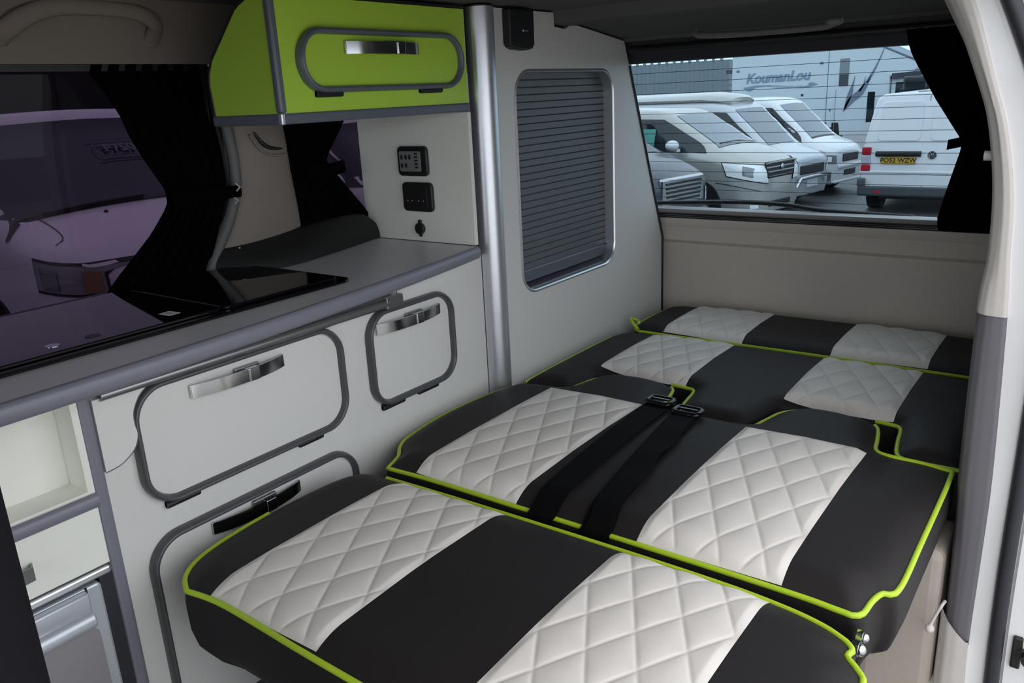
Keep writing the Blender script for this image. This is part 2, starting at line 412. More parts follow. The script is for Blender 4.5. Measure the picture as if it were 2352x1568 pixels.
cover = lambda p, z: [(p[0] + 0.012, 1.80), (p[0], 1.62), (p[0] + 0.001, 1.535), (p[0] + 0.006, 1.514), (p[0] + 0.016, 1.504), (p[0] + 0.6 * (p[1] - p[0]), 1.500), (p[1] - 0.003, 1.499), (p[1], 1.502), (p[1], 1.53)]
obj('upper_cover', strip(cover, 0.752, 1.34, 40, 32), M['beige2'], tp, smooth=60)
cov2 = lambda p, z: [(p[0] + 0.014, 1.80), (p[0] + 0.002, 1.62), (p[0] + 0.002, 1.54), (p[0] + 0.008, 1.516), (p[0] + 0.02, 1.505), (p[0] + 0.6 * (p[1] - p[0]), 1.502), (p[1] - 0.003, 1.501), (p[1], 1.504), (p[1], 1.53)]
obj('grey_cover', strip(cov2, 0.12, 0.754, 40, 32), M['greyplastic'], tp, smooth=60)
cov3 = lambda p, z: [(p[0] - 0.004, 1.80), (p[0] - 0.006, 1.54), (p[0] - 0.002, 1.512), (p[0] + 0.012, 1.498), (p[0] + 0.6 * (p[1] - p[0]), 1.494), (p[1] - 0.001, 1.494), (p[1], 1.53)]
bm = strip(cov3, 0.0, 0.19, 16, 24)
for v in bm.verts:
    if v.co.z > 0.11:       # top edge dips towards the door
        t = max(0, min(1, (v.co.x + 0.156) / 0.05)); v.co.z -= (v.co.z - 0.11) * 0.75 * t ** 0.7
obj('lower_cover', bm, M['beige2'], tp, smooth=60)
obj('painted_jamb', strip(lambda p, z: [(p[1] - 0.004, 1.535), (p[1] - 0.001, 1.508), (p[2], 1.506), (p[3], 1.52), (p[3] + 0.004, 1.512), (p[3] + 0.11, 1.512), (p[3] + 0.125, 1.53), (p[3] + 0.125, 2.5)], 0.0, 1.40, 40, 28), M['whitepaint'], tp, smooth=40)
bm = NB(); tube(bm, [((p[2] + interp(PTs, p[0])[2]) / 2 * 0 + (interp(PTs, p[0])[2] + interp(PTs, p[0])[3]) / 2, 1.502, p[0]) for p in PTs], 0.0128, 12, sy=1.0); obj('rubber_seal', bm, M['rubber'], tp, smooth=60)
# wheel arch box beside the bed foot
bm = NB(); box(bm, (-0.294, 1.505, -0.20), (-0.157, 2.50, 0.295)); tag(obj('trim_3', bm, M['beige'], bevel=0.02, bseg=3), kind='structure')
bm = NB(); box(bm, (-0.294, -0.9, -0.26), (-0.03, 1.504, -0.20)); tag(obj('trim_5', bm, M['beige'], bevel=0.01), kind='structure')
hk = thing('coat_hook', 'small pale hook at the bottom of the grey pillar cover by the door', 'hook', (-0.155, 1.49, 0.15))
bm = NB(); tube(bm, catmull([(-0.147, 1.499, 0.20), (-0.150, 1.484, 0.198), (-0.158, 1.482, 0.175), (-0.165, 1.480, 0.150)], 5), [0.003] * 14 + [0.0045, 0.0055], 8); ball(bm, (-0.165, 1.480, 0.146), 0.0085)
obj('peg', bm, M['beige2'], hk, smooth=60)
st = thing('door_striker', 'black latch striker screwed to the white door jamb at the far right', 'latch', (-0.02, 1.51, 0.13))
bm = NB(); box(bm, (-0.034, 1.504, 0.10), (-0.018, 1.513, 0.165)); obj('plate', bm, M['blackp'], st, bevel=0.003)
bm = NB(); cyl(bm, (-0.006, 1.498, 0.134), 0.012, 0.026, 'y', 12); box(bm, (-0.025, 1.50, 0.126), (-0.006, 1.511, 0.142)); obj('knob', bm, M['blackp'], st, smooth=40)

# grab handle above the left window
gh = thing('grab_handle', 'moulded beige grab handle on the headlining above the left window', 'handle', (-1.56, 0.8, 1.3))
bm = NB()
pts = catmull([(-1.575, 0.675, 1.272), (-1.55, 0.685, 1.288), (-1.528, 0.72, 1.312), (-1.52, 0.77, 1.324), (-1.52, 0.86, 1.324), (-1.523, 0.915, 1.318), (-1.535, 0.948, 1.303), (-1.555, 0.956, 1.288), (-1.575, 0.957, 1.274)], 6)
tube(bm, pts, [0.0135 + 0.005 * abs(2 * k / (len(pts) - 1) - 1) for k in range(len(pts))], 12, up=(1, 0, 0), sx=1.0, sy=0.6)
obj('grip', bm, M['headliner'], gh, smooth=60)
bm = NB(); ball(bm, (-1.572, 0.67, 1.275), 0.024, (0.35, 1.0, 0.7)); obj('mount', bm, M['headliner'], gh, smooth=60)
bm = NB(); ball(bm, (-1.572, 0.957, 1.275), 0.02, (0.35, 0.9, 0.7)); obj('mount', bm, M['headliner'], gh, smooth=60)
# rail on the roof over the tailgate
rl = thing('roof_light', 'slim grey strip lamp on the roof lining above the rear window', 'lamp', (-0.8, 2.1, 1.27))
bm = NB()
tube(bm, catmull([(-0.93, 2.10, 1.275), (-0.915, 2.095, 1.264), (-0.80, 2.09, 1.258), (-0.62, 2.09, 1.258), (-0.585, 2.09, 1.262), (-0.56, 2.095, 1.272)], 6), 0.008, 10); obj('bar', bm, mat('dull_grey_lamp', (0.16, 0.155, 0.15, 1), 0.4), rl, smooth=60)
bm = NB(); ball(bm, (-0.58, 2.094, 1.268), 0.017, (1.3, 1, 0.6)); obj('end_cap', bm, mat('pale_lamp_end', (0.24, 0.235, 0.225, 1), 0.4), rl, smooth=60)

# ------------------------------------------------------------------ curtains
def curtain(name, label, ev, y_or_x, z0, z1, folds, amp, loc, tie=None):
    """ev(v) -> the two edges (a, b) at height v; y_or_x(u, v, a, b) -> point without folds"""
    t = thing(name, label, 'curtain', loc, 'tied back black curtains')
    bm = NB()
    grid(bm, lambda u, v: y_or_x(u, v, amp), folds * 8, 28)
    fs = bm.faces[:]
    o = obj('cloth', bm, M['blackcloth'], t, smooth=80)
    sd = o.modifiers.new('thick', 'SOLIDIFY'); sd.thickness = 0.003
    return t
def side_curtain(tabL, x0, folds, amp):
    def f(u, v, am):
        z = 0.782 + (1.232 - 0.782) * v; a, b = interp(tabL, z); a *= 0.992; b = min(1.493, b * 0.992)
        return (x0 + am * math.sin(u * folds * 2 * PI) * (0.5 + 0.5 * abs(v - 0.45)) + 0.01 * math.sin(5 * v), a + (b - a) * u, z)
    return f
tb = [(0.79, 0.775, 1.02), (0.83, 0.815, 1.03), (0.90, 0.895, 1.06), (0.954, 0.943, 1.085), (0.985, 0.945, 1.092), (1.05, 0.913, 1.095), (1.10, 0.893, 1.092), (1.14, 0.884, 1.09), (1.19, 0.858, 1.09), (1.219, 0.838, 1.09), (1.232, 0.848, 1.09)]
c1 = curtain('curtain', 'black tied curtain at the rear end of the left window beside the hob', None, side_curtain(tb, -1.584, 7, 0.008), 0, 0, 7, 0.010, (-1.57, 0.95, 0.79))
bm = NB(); tube(bm, [(-1.545, 0.93, 0.972), (-1.548, 1.0, 0.968), (-1.555, 1.10, 0.965)], 0.010, 8, up=(1, 0, 0), sx=1.3, sy=0.5); obj('tie_band', bm, M['blackcloth'], c1, smooth=60)
for y, z in ((1.065, 1.228), (1.072, 1.222), (1.085, 1.172), (1.075, 0.842)):
    bm = NB(); ball(bm, (-1.552, y, z), 0.0025); obj('stud', bm, M['led'], c1, smooth=60)
for y, z, s in ((1.086, 0.975, 0.008), (1.078, 0.947, 0.006)):
    bm = NB(); tube(bm, [(-1.548, y, z + s), (-1.54, y + 0.004, z), (-1.548, y, z - s)], 0.0022, 6); obj('hook', bm, M['led'], c1, smooth=60)
tb2 = [(0.79, 1.272, 1.535), (0.85, 1.275, 1.535), (0.869, 1.278, 1.50), (0.93, 1.275, 1.445), (0.985, 1.27, 1.398), (1.01, 1.268, 1.382), (1.05, 1.262, 1.42), (1.094, 1.258, 1.462), (1.232, 1.25, 1.56)]
c2 = curtain('curtain', 'black tied curtain under the lime locker between pillar and control panel', None, side_curtain(tb2, -1.580, 6, 0.009), 0, 0, 6, 0.010, (-1.57, 1.38, 0.79))
bm = NB(); tube(bm, [(-1.55, 1.29, 0.985), (-1.545, 1.36, 0.985), (-1.55, 1.405, 0.99)], 0.012, 8, up=(1, 0, 0), sx=1.3, sy=0.5); obj('tie_band', bm, M['blackcloth'], c2, smooth=60)
tb3 = [(0.728, -0.372, -0.235), (0.76, -0.375, -0.235), (0.84, -0.355, -0.225), (0.95, -0.325, -0.215), (0.975, -0.322, -0.215), (0.99, -0.332, -0.215), (1.08, -0.385, -0.235), (1.14, -0.416, -0.25), (1.185, -0.438, -0.26), (1.20, -0.444, -0.265), (1.245, -0.452, -0.275)]
def rear_c(u, v, am):
    z = 0.728 + (1.245 - 0.728) * v; a, b = interp(tb3, z)
    return (a + (b - a) * u, yr(z) - 0.025 + am * math.sin(u * 5 * 2 * PI), z)
c3 = curtain('curtain', 'black tied curtain at the right end of the tailgate window', None, rear_c, 0, 0, 5, 0.010, (-0.3, 2.4, 0.73))
bm = NB(); strap(bm, [(-0.352, yr(0.965) - 0.045, 0.966), (-0.30, yr(0.97) - 0.045, 0.978), (-0.22, yr(0.97) - 0.04, 0.98)], 0.026, 0.004, (0.1, -0.35, 0.9)); obj('tie_band', bm, M['blackcloth'], c3)
bm = NB(); cyl(bm, (-0.170, 1.545, 1.008), 0.008, 0.012, 'x', 12); tag(obj('coat_button', bm, M['led'], smooth=40), 'small pale peg on the pillar edge beside the rear curtain', 'hook')

# ------------------------------------------------------------------ front seat edge in the lower left corner
fs = thing('front_seat', 'dark front seat backrest cutting across the bottom left corner', 'seat', (-0.74, 0.05, 0))
bm = NB(); box(bm, (-0.99, -0.02, 0.42), (-0.50, 0.171, 1.02)); obj('backrest', bm, M['seatcloth'], fs, bevel=0.03, bseg=4, smooth=40)
bm = NB(); box(bm, (-0.99, -0.50, 0.28), (-0.50, 0.06, 0.43)); obj('seat_cushion', bm, M['seatcloth'], fs, bevel=0.05, bseg=4, smooth=40)
bm = NB(); box(bm, (-0.90, -0.42, 0.0), (-0.60, 0.0, 0.29)); obj('pedestal', bm, M['blackp'], fs, bevel=0.01)
# ------------------------------------------------------------------ kitchen: worktop, cabinets, locker
XK = -1.23                                             # face of the cabinet run
bm = NB()
front = catmull([(-1.135, -0.35), (-1.110, 0.05), (-1.106, 0.40), (-1.122, 0.77), (-1.155, 1.10), (-1.190, 1.35), (-1.216, 1.498)], 8)
prism(bm, [(-1.566, 1.498), (-1.566, -0.35)] + front, 'z', 0.768, 0.795)
wt = thing('worktop', 'long grey worktop with curved front edge above the white kitchen doors', 'worktop', (-1.35, 0.8, 0.768))
obj('top', bm, M['worktop'], wt)
bm = NB(); tube(bm, [(x + 0.001, y, 0.7805) for x, y in front], 0.0155, 12, up=(0, 0, 1), sx=0.6, sy=1.0); obj('edging', bm, M['greytrim'], wt, smooth=60)

def handle(parent, xf, y0, y1, zc, cy, hgt=0.023):
    h = thing('handle', None, None, (xf, (y0 + y1) / 2, zc)); h.parent = parent; h.location = Vector((xf, (y0 + y1) / 2, zc)) - rootloc(parent)
    bm = NB()
    pts = []
    for k in range(25):
        u = k / 24; y = y0 + (y1 - y0) * u
        pts.append((xf + 0.004 + 0.016 * (1 - abs(2 * u - 1) ** 2.6), y, zc))
    strap(bm, pts, hgt, 0.003, (0, 0, 1)); obj('bow', bm, M['chrome'], h, smooth=40)
    bm = NB(); box(bm, (xf, y0 - 0.001, zc - hgt / 2), (xf + 0.006, y0 + 0.006, zc + hgt / 2)); obj('foot', bm, M['chrome'], h, bevel=0.001)
    bm = NB(); box(bm, (xf, y1 - 0.006, zc - hgt / 2), (xf + 0.006, y1 + 0.001, zc + hgt / 2)); obj('foot', bm, M['chrome'], h, bevel=0.001)
    bm = NB(); box(bm, (xf + 0.001, cy - 0.030, zc - 0.004), (xf + 0.009, cy + 0.022, zc + hgt / 2 + 0.003)); obj('catch', bm, M['railgrey'], h, bevel=0.002)
    bm = NB(); box(bm, (xf + 0.009, cy - 0.011, zc - hgt / 2 - 0.0005), (xf + 0.0235, cy + 0.011, zc + hgt / 2 + 0.0005)); obj('button', bm, M['chrome'], h, bevel=0.0015)

def door(parent, xf, y0, y1, z0, z1, r, mp, mr, hd, hinges, thick=0.006, rr=0.0064):
    d = thing('door', None, None, (xf, (y0 + y1) / 2, z0)); d.parent = parent; d.location = Vector((xf, (y0 + y1) / 2, z0)) - rootloc(parent)
    bm = NB(); prism(bm, rrect(y0 + 0.008, y1 - 0.008, z0 + 0.008, z1 - 0.008, r - 0.008, 10), 'x', xf + 0.0005, xf + thick); obj('panel', bm, mp, d)
    bm = NB(); tube(bm, [(xf + 0.006, y, z) for y, z in rrect(y0 + rr * .9, y1 - rr * .9, z0 + rr * .9, z1 - rr * .9, r - rr * .9, 12)], rr, 12, closed=True, up=(1, 0, 0), sx=1.0, sy=2.1); obj('rim', bm, mr, d, smooth=60)
    if hd: handle(d, xf + thick, *hd)
    for a, b in hinges:
        bm = NB(); tube(bm, [(xf + 0.006, a, z0 - 0.002), (xf + 0.006, b, z0 - 0.002)], 0.0065, 10); box(bm, (xf + 0.0005, a, z0 - 0.007), (xf + 0.006, b, z0 + 0.006)); obj('hinge', bm, M['blackp'], d, smooth=60)
    return d

kc = thing('kitchen_cabinet', 'white kitchen cabinet with three round cornered doors under the worktop', 'cabinet', (-1.40, 1.0, 0.0))
bm = NB(); box(bm, (-1.585, 0.541, 0.0), (XK, 1.512, 0.7675)); obj('carcass', bm, M['board'], kc)
bm = NB(); box(bm, (-1.30, 0.516, 0.0), (-1.212, 0.5405, 0.7675)); obj('edge_strip', bm, M['greytrim'], kc, bevel=0.008, bseg=3)
bm = NB()
fl = [(0.5408, 0.724), (0.634, 0.724)] + catmull([(0.634, 0.722), (0.615, 0.708), (0.602, 0.686), (0.600, 0.665), (0.602, 0.649), (0.598, 0.635), (0.589, 0.622), (0.567, 0.608), (0.5408, 0.604)], 5)
prism(bm, fl, 'x', XK + 0.0005, XK + 0.018); obj('side_flap', bm, M['board'], kc)
bm = NB(); tube(bm, [(XK + 0.0175, y, z) for y, z in fl[2:]], 0.0012, 6); obj('flap_seam', bm, M['rim'], kc)
bm = NB(); tube(bm, [(XK + 0.018, 0.553, 0.7275), (XK + 0.018, 1.205, 0.7275)], 0.0085, 12); obj('rail', bm, M['railgrey'], kc, smooth=60)
bm = NB(); box(bm, (XK + 0.0005, 0.553, 0.735), (XK + 0.012, 1.20, 0.744)); obj('rail_back', bm, M['rim'], kc)
bm = NB(); box(bm, (XK + 0.0005, 1.172, 0.716), (XK + 0.026, 1.222, 0.742)); obj('rail_bracket', bm, M['railgrey'], kc, bevel=0.002)
bm = NB(); tube(bm, [(XK + 0.001, 1.232, 0.765), (XK + 0.001, 1.226, 0.735)], 0.001, 6); obj('panel_seam', bm, M['rim'], kc)
door(kc, XK, 0.598, 1.050, 0.503, 0.720, 0.062, M['board'], M['rim'], (0.708, 0.903, 0.682, 0.826), [(0.632, 0.694), (0.918, 0.975)])
door(kc, XK, 1.122, 1.398, 0.499, 0.716, 0.058, M['board'], M['rim'], (1.148, 1.352, 0.676, 1.268), [(1.150, 1.214), (1.265, 1.328)])
door(kc, XK, 0.583, 1.055, 0.05, 0.452, 0.062, M['board'], M['rim'], (0.706, 0.902, 0.421, 0.822), [(0.632, 0.694), (0.918, 0.975)])

# left unit: open cubby, drawer, fridge under it
XU = -1.200
su = thing('shelf_unit', 'white unit with a small open cubby above a drawer at the bottom left', 'cabinet', (-1.35, 0.2, 0.45))
bm = NB(); box(bm, (-1.585, -0.25, 0.57), (-1.262, 0.515, 0.767)); obj('back_panel', bm, M['board_in'], su)
bm = NB(); box(bm, (-1.261, 0.505, 0.565), (XU - 0.006, 0.5155, 0.767)); obj('side_panel', bm, M['board_in'], su)
bm = NB(); box(bm, (-1.261, -0.25, 0.565), (XU - 0.006, 0.505, 0.588)); obj('shelf', bm, M['board_in'], su)
bm = NB(); tube(bm, [(XU - 0.002, -0.25, 0.572), (XU - 0.002, 0.515, 0.572)], 0.012, 12, up=(0, 0, 1), sx=0.6, sy=1); obj('shelf_edging', bm, M['greytrim'], su, smooth=60)
dr = thing('drawer', None, None, (0, 0, 0)); dr.parent = su; dr.location = Vector((XU, 0.2, 0.46)) - rootloc(su)
bm = NB(); box(bm, (-1.585, -0.25, 0.462), (XU - 0.004, 0.5145, 0.562)); obj('front', bm, M['board_in'], dr, bevel=0.002)
bm = NB(); strap(bm, [(XU - 0.003, 0.405, 0.508), (XU + 0.010, 0.401, 0.508), (XU + 0.014, 0.36, 0.508), (XU + 0.014, 0.26, 0.508), (XU + 0.010, 0.22, 0.508), (XU - 0.003, 0.215, 0.508)], 0.022, 0.003, (0, 0, 1)); obj('handle', bm, M['railgrey'], dr)
bm = NB(); box(bm, (-1.30, -0.25, 0.448), (XU + 0.002, 0.511, 0.4605)); obj('lower_trim', bm, M['silver'], su, bevel=0.003)
fr = thing('fridge', 'silver compressor fridge with a curved latch handle under the drawer', 'fridge', (-1.35, 0.2, 0.0))
bm = NB(); box(bm, (-1.56, -0.02, 0.02), (-1.222, 0.5145, 0.446)); obj('body', bm, M['blackp'], fr)
bm = NB(); prism(bm, rrect(-0.01, 0.492, 0.03, 0.442, 0.008), 'x', -1.221, -1.198); fd = obj('door', bm, M['fridge'], fr, bevel=0.004)
bm = NB(); prism(bm, rrect(0.03, 0.474, 0.05, 0.372, 0.014), 'x', -1.1985, -1.1965); obj('panel', bm, M['fridgepanel'], fd)
bm = NB()
hp = [(-1.198, 0.441), (-1.186, 0.438), (-1.184, 0.418), (-1.187, 0.410), (-1.178, 0.404), (-1.174, 0.394), (-1.177, 0.384), (-1.186, 0.379), (-1.198, 0.378)]
prism(bm, hp, 'y', 0.10, 0.466); obj('latch_handle', bm, M['fridge'], fd, smooth=50, bevel=0.003)
bm = NB(); box(bm, (-1.199, 0.466, 0.376), (-1.196, 0.4685, 0.442)); obj('latch_gap', bm, M['blackp'], fd)
bm = NB(); box(bm, (-1.221, 0.493, 0.02), (-1.205, 0.5145, 0.446)); obj('door_gap', bm, M['rubber'], fr)

# hob with glass lid
hb = thing('hob', 'black glass topped sink and hob sunk in the worktop by the window', 'hob', (-1.38, 0.65, 0.795))
bm = NB(); prism(bm, [(x, y) for x, y in rrect(-1.562, -1.213, 0.10, 1.098, 0.03, 8)], 'z', 0.7955, 0.8005); obj('surround', bm, M['blackgloss'], hb, bevel=0.002)
bm = NB(); prism(bm, rrect(-1.558, -1.236, 0.11, 0.800, 0.006, 4), 'z', 0.8008, 0.8065); lid = obj('glass_lid', bm, M['blackgloss'], hb, bevel=0.0015)
bm = NB(); prism(bm, rrect(-1.558, -1.236, 0.806, 1.075, 0.012, 5), 'z', 0.8008, 0.8065); obj('glass_lid', bm, M['blackgloss'], hb, bevel=0.0015)
bm = NB(); cyl(bm, (-1.275, 0.53, 0.8067), 0.011, 0.0012, 'z', 24); obj('finger_hole', bm, M['chrome'], lid)
for x, y, r in ((-1.27, 0.59, 0.012), (-1.46, 0.50, 0.010)):
    bm = NB(); cyl(bm, (x, y, 0.8068), r, 0.0008, 'z', 20); obj('rubber_pad', bm, M['blackp'], lid)
bm = NB(); box(bm, (-1.302, 0.722, 0.8066), (-1.272, 0.744, 0.8069), Matrix.Rotation(0.1, 3, 'Z')); lb = tag(obj('sticker', bm, M['white']), 'small white label stuck on the black hob glass', 'sticker')
bm = NB()
for k in range(3): box(bm, (-1.296 + k * 0.006, 0.728, 0.8069), (-1.293 + k * 0.006, 0.738, 0.80695))
obj('print', bm, M['lcdgrey'], lb)

# dark moulded ledge at the pillar foot
bm = NB()
lo = catmull([(-1.598, 1.00), (-1.565, 1.022), (-1.515, 1.055), (-1.472, 1.110), (-1.468, 1.18), (-1.488, 1.28), (-1.512, 1.38), (-1.534, 1.455), (-1.54, 1.497)], 6)
hi = catmull([(-1.598, 1.035), (-1.575, 1.045), (-1.556, 1.07), (-1.548, 1.12), (-1.548, 1.19), (-1.55, 1.28), (-1.55, 1.38), (-1.55, 1.455), (-1.552, 1.497)], 6)
hz = catmull([(0.842,), (0.842,), (0.843,), (0.846,), (0.852,), (0.862,), (0.868,), (0.862,), (0.835,)], 6)
def fl_(i, j):
    k = min(len(lo) - 1, int(round(i * (len(lo) - 1)))); a, b = lo[k], hi[k]; s = math.sin(j * PI / 2); c = 1 - math.cos(j * PI / 2)
    if j > 0.999: return (-1.599, b[1], hz[k][0])
    t = min(1, j / 0.85); return (a[0] + (b[0] - a[0]) * t ** 1.6, a[1] + (b[1] - a[1]) * t ** 1.6, 0.7965 + (hz[k][0] - 0.7965) * (t ** 0.75))
grid(bm, fl_, len(lo) - 1, 14)
tag(obj('trim_4', bm, M['darkplastic'], smooth=60), kind='structure')

# lime overhead locker
lk = thing('overhead_locker', 'glossy lime green overhead locker with rounded lift up door', 'cabinet', (-1.33, 1.25, 1.108))
prof = [(XK, 1.126), (-1.432, 1.126), (-1.436, 1.185), (-1.432, 1.205), (-1.418, 1.230), (-1.33, 1.310), (-1.316, 1.318), (-1.295, 1.326), (XK, 1.328)]
bm = NB(); prism(bm, prof, 'y', 0.981, 1.518); obj('carcass', bm, M['lime'], lk)
bm = NB(); box(bm, (-1.437, 0.977, 1.107), (XK + 0.005, 1.518, 1.1265)); obj('bottom_strip', bm, M['rimlock'], lk, bevel=0.004, bseg=3)
bm = NB(); box(bm, (-1.242, 0.976, 1.1268), (XK + 0.004, 0.992, 1.328)); obj('corner_strip', bm, M['rimlock'], lk, bevel=0.005, bseg=3)
bm = NB(); box(bm, (-1.236, 0.975, 1.1065), (XK + 0.0055, 0.983, 1.127)); obj('corner_cap', bm, M['silver'], lk, bevel=0.002)
bm = NB(); tube(bm, [(x, 0.982, z) for x, z in prof[1:8]], 0.0035, 8); obj('end_edging', bm, M['blackp'], lk, smooth=60)
bm = NB(); box(bm, (-1.30, 0.993, 1.3285), (XK + 0.002, 1.518, 1.334)); obj('top_strip', bm, M['blackp'], lk)
ld = door(lk, XK, 1.026, 1.492, 1.160, 1.276, 0.056, M['lime'], M['rimlock'], (1.142, 1.346, 1.241, 1.278), [(1.062, 1.124), (1.350, 1.416)])

# tall end cabinet behind the pole
rc = thing('tall_cabinet', 'tall white end cabinet with tambour door between pole and tailgate', 'cabinet', (-1.4, 1.9, 0.0))
bm = NB(); prism(bm, [(-1.587, 0.797), (-1.221, 0.797), (-1.221, 1.106), (-1.587, 1.106)], 'y', 1.499, 1.511); obj('end_panel', bm, M['board_in'], rc)
XP = -1.215
out = [(1.603, 0.12), (2.499, 0.12), (2.499, 0.655), (2.270, 1.205), (2.240, 1.274), (1.98, 1.308), (1.94, 1.306), (1.917, 1.297), (1.866, 1.302), (1.864, 1.335), (1.603, 1.335)]
hole = rrect(1.682, 2.170, 0.634, 1.194, 0.062, 10)
bm = NB(); holed(bm, out, [hole], 'x', XP, XP - 0.016); obj('front_panel', bm, M['board'], rc)
bm = NB(); tube(bm, [(XP + 0.0005, y, z) for y, z in out[1:4]], 0.005, 8); obj('edge_moulding', bm, M['rubber'], rc, smooth=60)
bm = NB()
A = rrect(1.682, 2.170, 0.634, 1.194, 0.062, 10); B = rrect(1.685, 2.167, 0.637, 1.191, 0.06, 10)
for (P1, x1), (P2, x2) in (((rrect(1.677, 2.175, 0.629, 1.199, 0.066, 10), XP + 0.0006), (A, XP + 0.003)), ((A, XP + 0.003), (B, XP - 0.001)), ((B, XP - 0.001), (B, XP - 0.035))):
    va = [bm.verts.new((x1, y, z)) for y, z in P1]; vb = [bm.verts.new((x2, y, z)) for y, z in P2]
    for i in range(len(va)): bm.faces.new((va[i], va[(i + 1) % len(va)], vb[(i + 1) % len(va)], vb[i]))
obj('opening_trim', bm, M['silver'], rc, smooth=40)
bm = NB(); n = 29; zt = 1.21; zb = 0.686
prev = None; rows = []
for k in range(n):
    z1 = zt - (zt - zb) * k / n; z0 = zt - (zt - zb) * (k + 1) / n
    for z, x in ((z1, XP - 0.034), (z1 - 0.0016, XP - 0.0305), (z0 + 0.0016, XP - 0.0305)): rows.append([bm.verts.new((x, y, z)) for y in (1.66, 2.19)])
for a, b in zip(rows[:-1], rows[1:]): bm.faces.new((a[0], a[1], b[1], b[0]))
td = obj('tambour_door', bm, M['blind'], rc)
bm = NB(); box(bm, (XP - 0.036, 1.66, 0.654), (XP - 0.024, 2.19, 0.688)); obj('pull_bar', bm, M['rimlock'], td, bevel=0.004)
bm = NB(); box(bm, (XP - 0.06, 1.66, 0.60), (XP - 0.017, 2.19, 0.640)); obj('opening_sill', bm, M['greytrim'], rc)
bm = NB(); box(bm, (XP - 0.075, 1.64, 0.58), (XP - 0.062, 2.21, 1.24)); obj('inner_back', bm, M['blackp'], rc)

pl = thing('support_pole', 'thick satin silver pole from bed to roof at the cabinet corner', 'pole', (-1.224, 1.566, 0.0))
bm = NB(); cyl(bm, (-1.224, 1.566, 0.667), 0.0335, 1.334, 'z', 40); obj('tube', bm, M['silver'], pl, smooth=40)
bm = NB(); cyl(bm, (-1.224, 1.566, 1.3355), 0.034, 0.003, 'z', 40); obj('cap', bm, M['blackp'], pl)
bm = NB(); box(bm, (-1.262, 1.513, 0.0), (-1.2325, 1.532, 0.766)); obj('side_channel', bm, M['board'], pl)

# things on the end panel and the tall cabinet
def plate(bm, cx, cz, w_, h_, y0, y1, r=0.012): prism(bm, rrect(cx - w_ / 2, cx + w_ / 2, cz - h_ / 2, cz + h_ / 2, r, 6), 'y', y0, y1)
cp = thing('switch_unit', 'black framed grey switch panel with buttons, upper plate on the end panel', 'control panel', (-1.398, 1.498, 0.985))
bm = NB(); plate(bm, -1.397, 0.995, 0.098, 0.072, 1.4985, 1.488); obj('frame', bm, M['blackp'], cp, bevel=0.004, bseg=3)
bm = NB(); plate(bm, -1.4015, 0.995, 0.070, 0.049, 1.4878, 1.4855, 0.005); fz = obj('fascia', bm, M['lcdgrey'], cp, bevel=0.001)
for k, (dx, dz) in enumerate(((-0.026, 0.010), (-0.012, 0.010), (0.001, 0.010), (-0.026, -0.010), (-0.012, -0.010))):
    bm = NB(); ball(bm, (-1.4015 + dx, 1.4853, 0.995 + dz), 0.0055, (0.8, 0.3, 1.1)); obj('button', bm, M['blackp'], fz, smooth=60)
for k in range(5):
    bm = NB(); box(bm, (-1.4015 + 0.017, 1.4845, 0.995 + 0.0165 - 0.0082 * k), (-1.4015 + 0.026, 1.4854, 0.995 + 0.0205 - 0.0082 * k)); obj('indicator', bm, M['blackp'], fz)
sp_ = thing('outlet_plate', 'plain black plate with four pale dots below the switch panel', 'control panel', (-1.392, 1.498, 0.90))
bm = NB(); plate(bm, -1.389, 0.908, 0.099, 0.072, 1.4985, 1.488); so = obj('frame', bm, M['blackp'], sp_, bevel=0.004, bseg=3)
bm = NB(); plate(bm, -1.393, 0.909, 0.077, 0.058, 1.4879, 1.4865, 0.006); obj('cover', bm, M['blackp'], sp_, bevel=0.001)
for dx in (-0.026, -0.011, 0.010, 0.026):
    bm = NB(); ball(bm, (-1.393 + dx, 1.4864, 0.899), 0.0013); obj('marking', bm, M['led'], so)
dc = thing('power_socket', 'round black covered power socket just above the worktop', 'socket', (-1.39, 1.498, 0.825))
bm = NB(); cyl(bm, (-1.392, 1.4935, 0.829), 0.0145, 0.010, 'y', 28); obj('cover', bm, M['blackp'], dc, smooth=40, bevel=0.002)
bm = NB(); box(bm, (-1.398, 1.492, 0.808), (-1.387, 1.4985, 0.851)); obj('hinge_tab', bm, M['blackp'], dc, bevel=0.004)
bx = thing('control_box', 'black box unit mounted high beside the silver pole under the roof', 'control box', (-1.20, 1.70, 1.24))
bm = NB(); prism(bm, [(1.640, 1.334), (1.742, 1.334), (1.742, 1.255), (1.734, 1.245), (1.72, 1.242), (1.70, 1.2405), (1.66, 1.243), (1.646, 1.248), (1.640, 1.256)], 'x', XP + 0.0005, XP + 0.024); obj('housing', bm, M['blackp'], bx, bevel=0.005, bseg=3)
bm = NB(); ball(bm, (XP + 0.0245, 1.692, 1.285), 0.0028); obj('indicator', bm, M['led'], bx)
bm = NB(); box(bm, (XP + 0.0238, 1.70, 1.2835), (XP + 0.0248, 1.713, 1.2855)); obj('marking', bm, M['led'], bx)
# ------------------------------------------------------------------ bed
def pdist(p, poly):
    best = 9
    for (x1, y1), (x2, y2) in zip(poly, poly[1:] + poly[:1]):
        dx, dy = x2 - x1, y2 - y1; L = dx * dx + dy * dy
        t = 0 if L < 1e-12 else max(0, min(1, ((p[0] - x1) * dx + (p[1] - y1) * dy) / L))
        d = math.hypot(p[0] - x1 - t * dx, p[1] - y1 - t * dy)
        if d < best: best = d
    return best

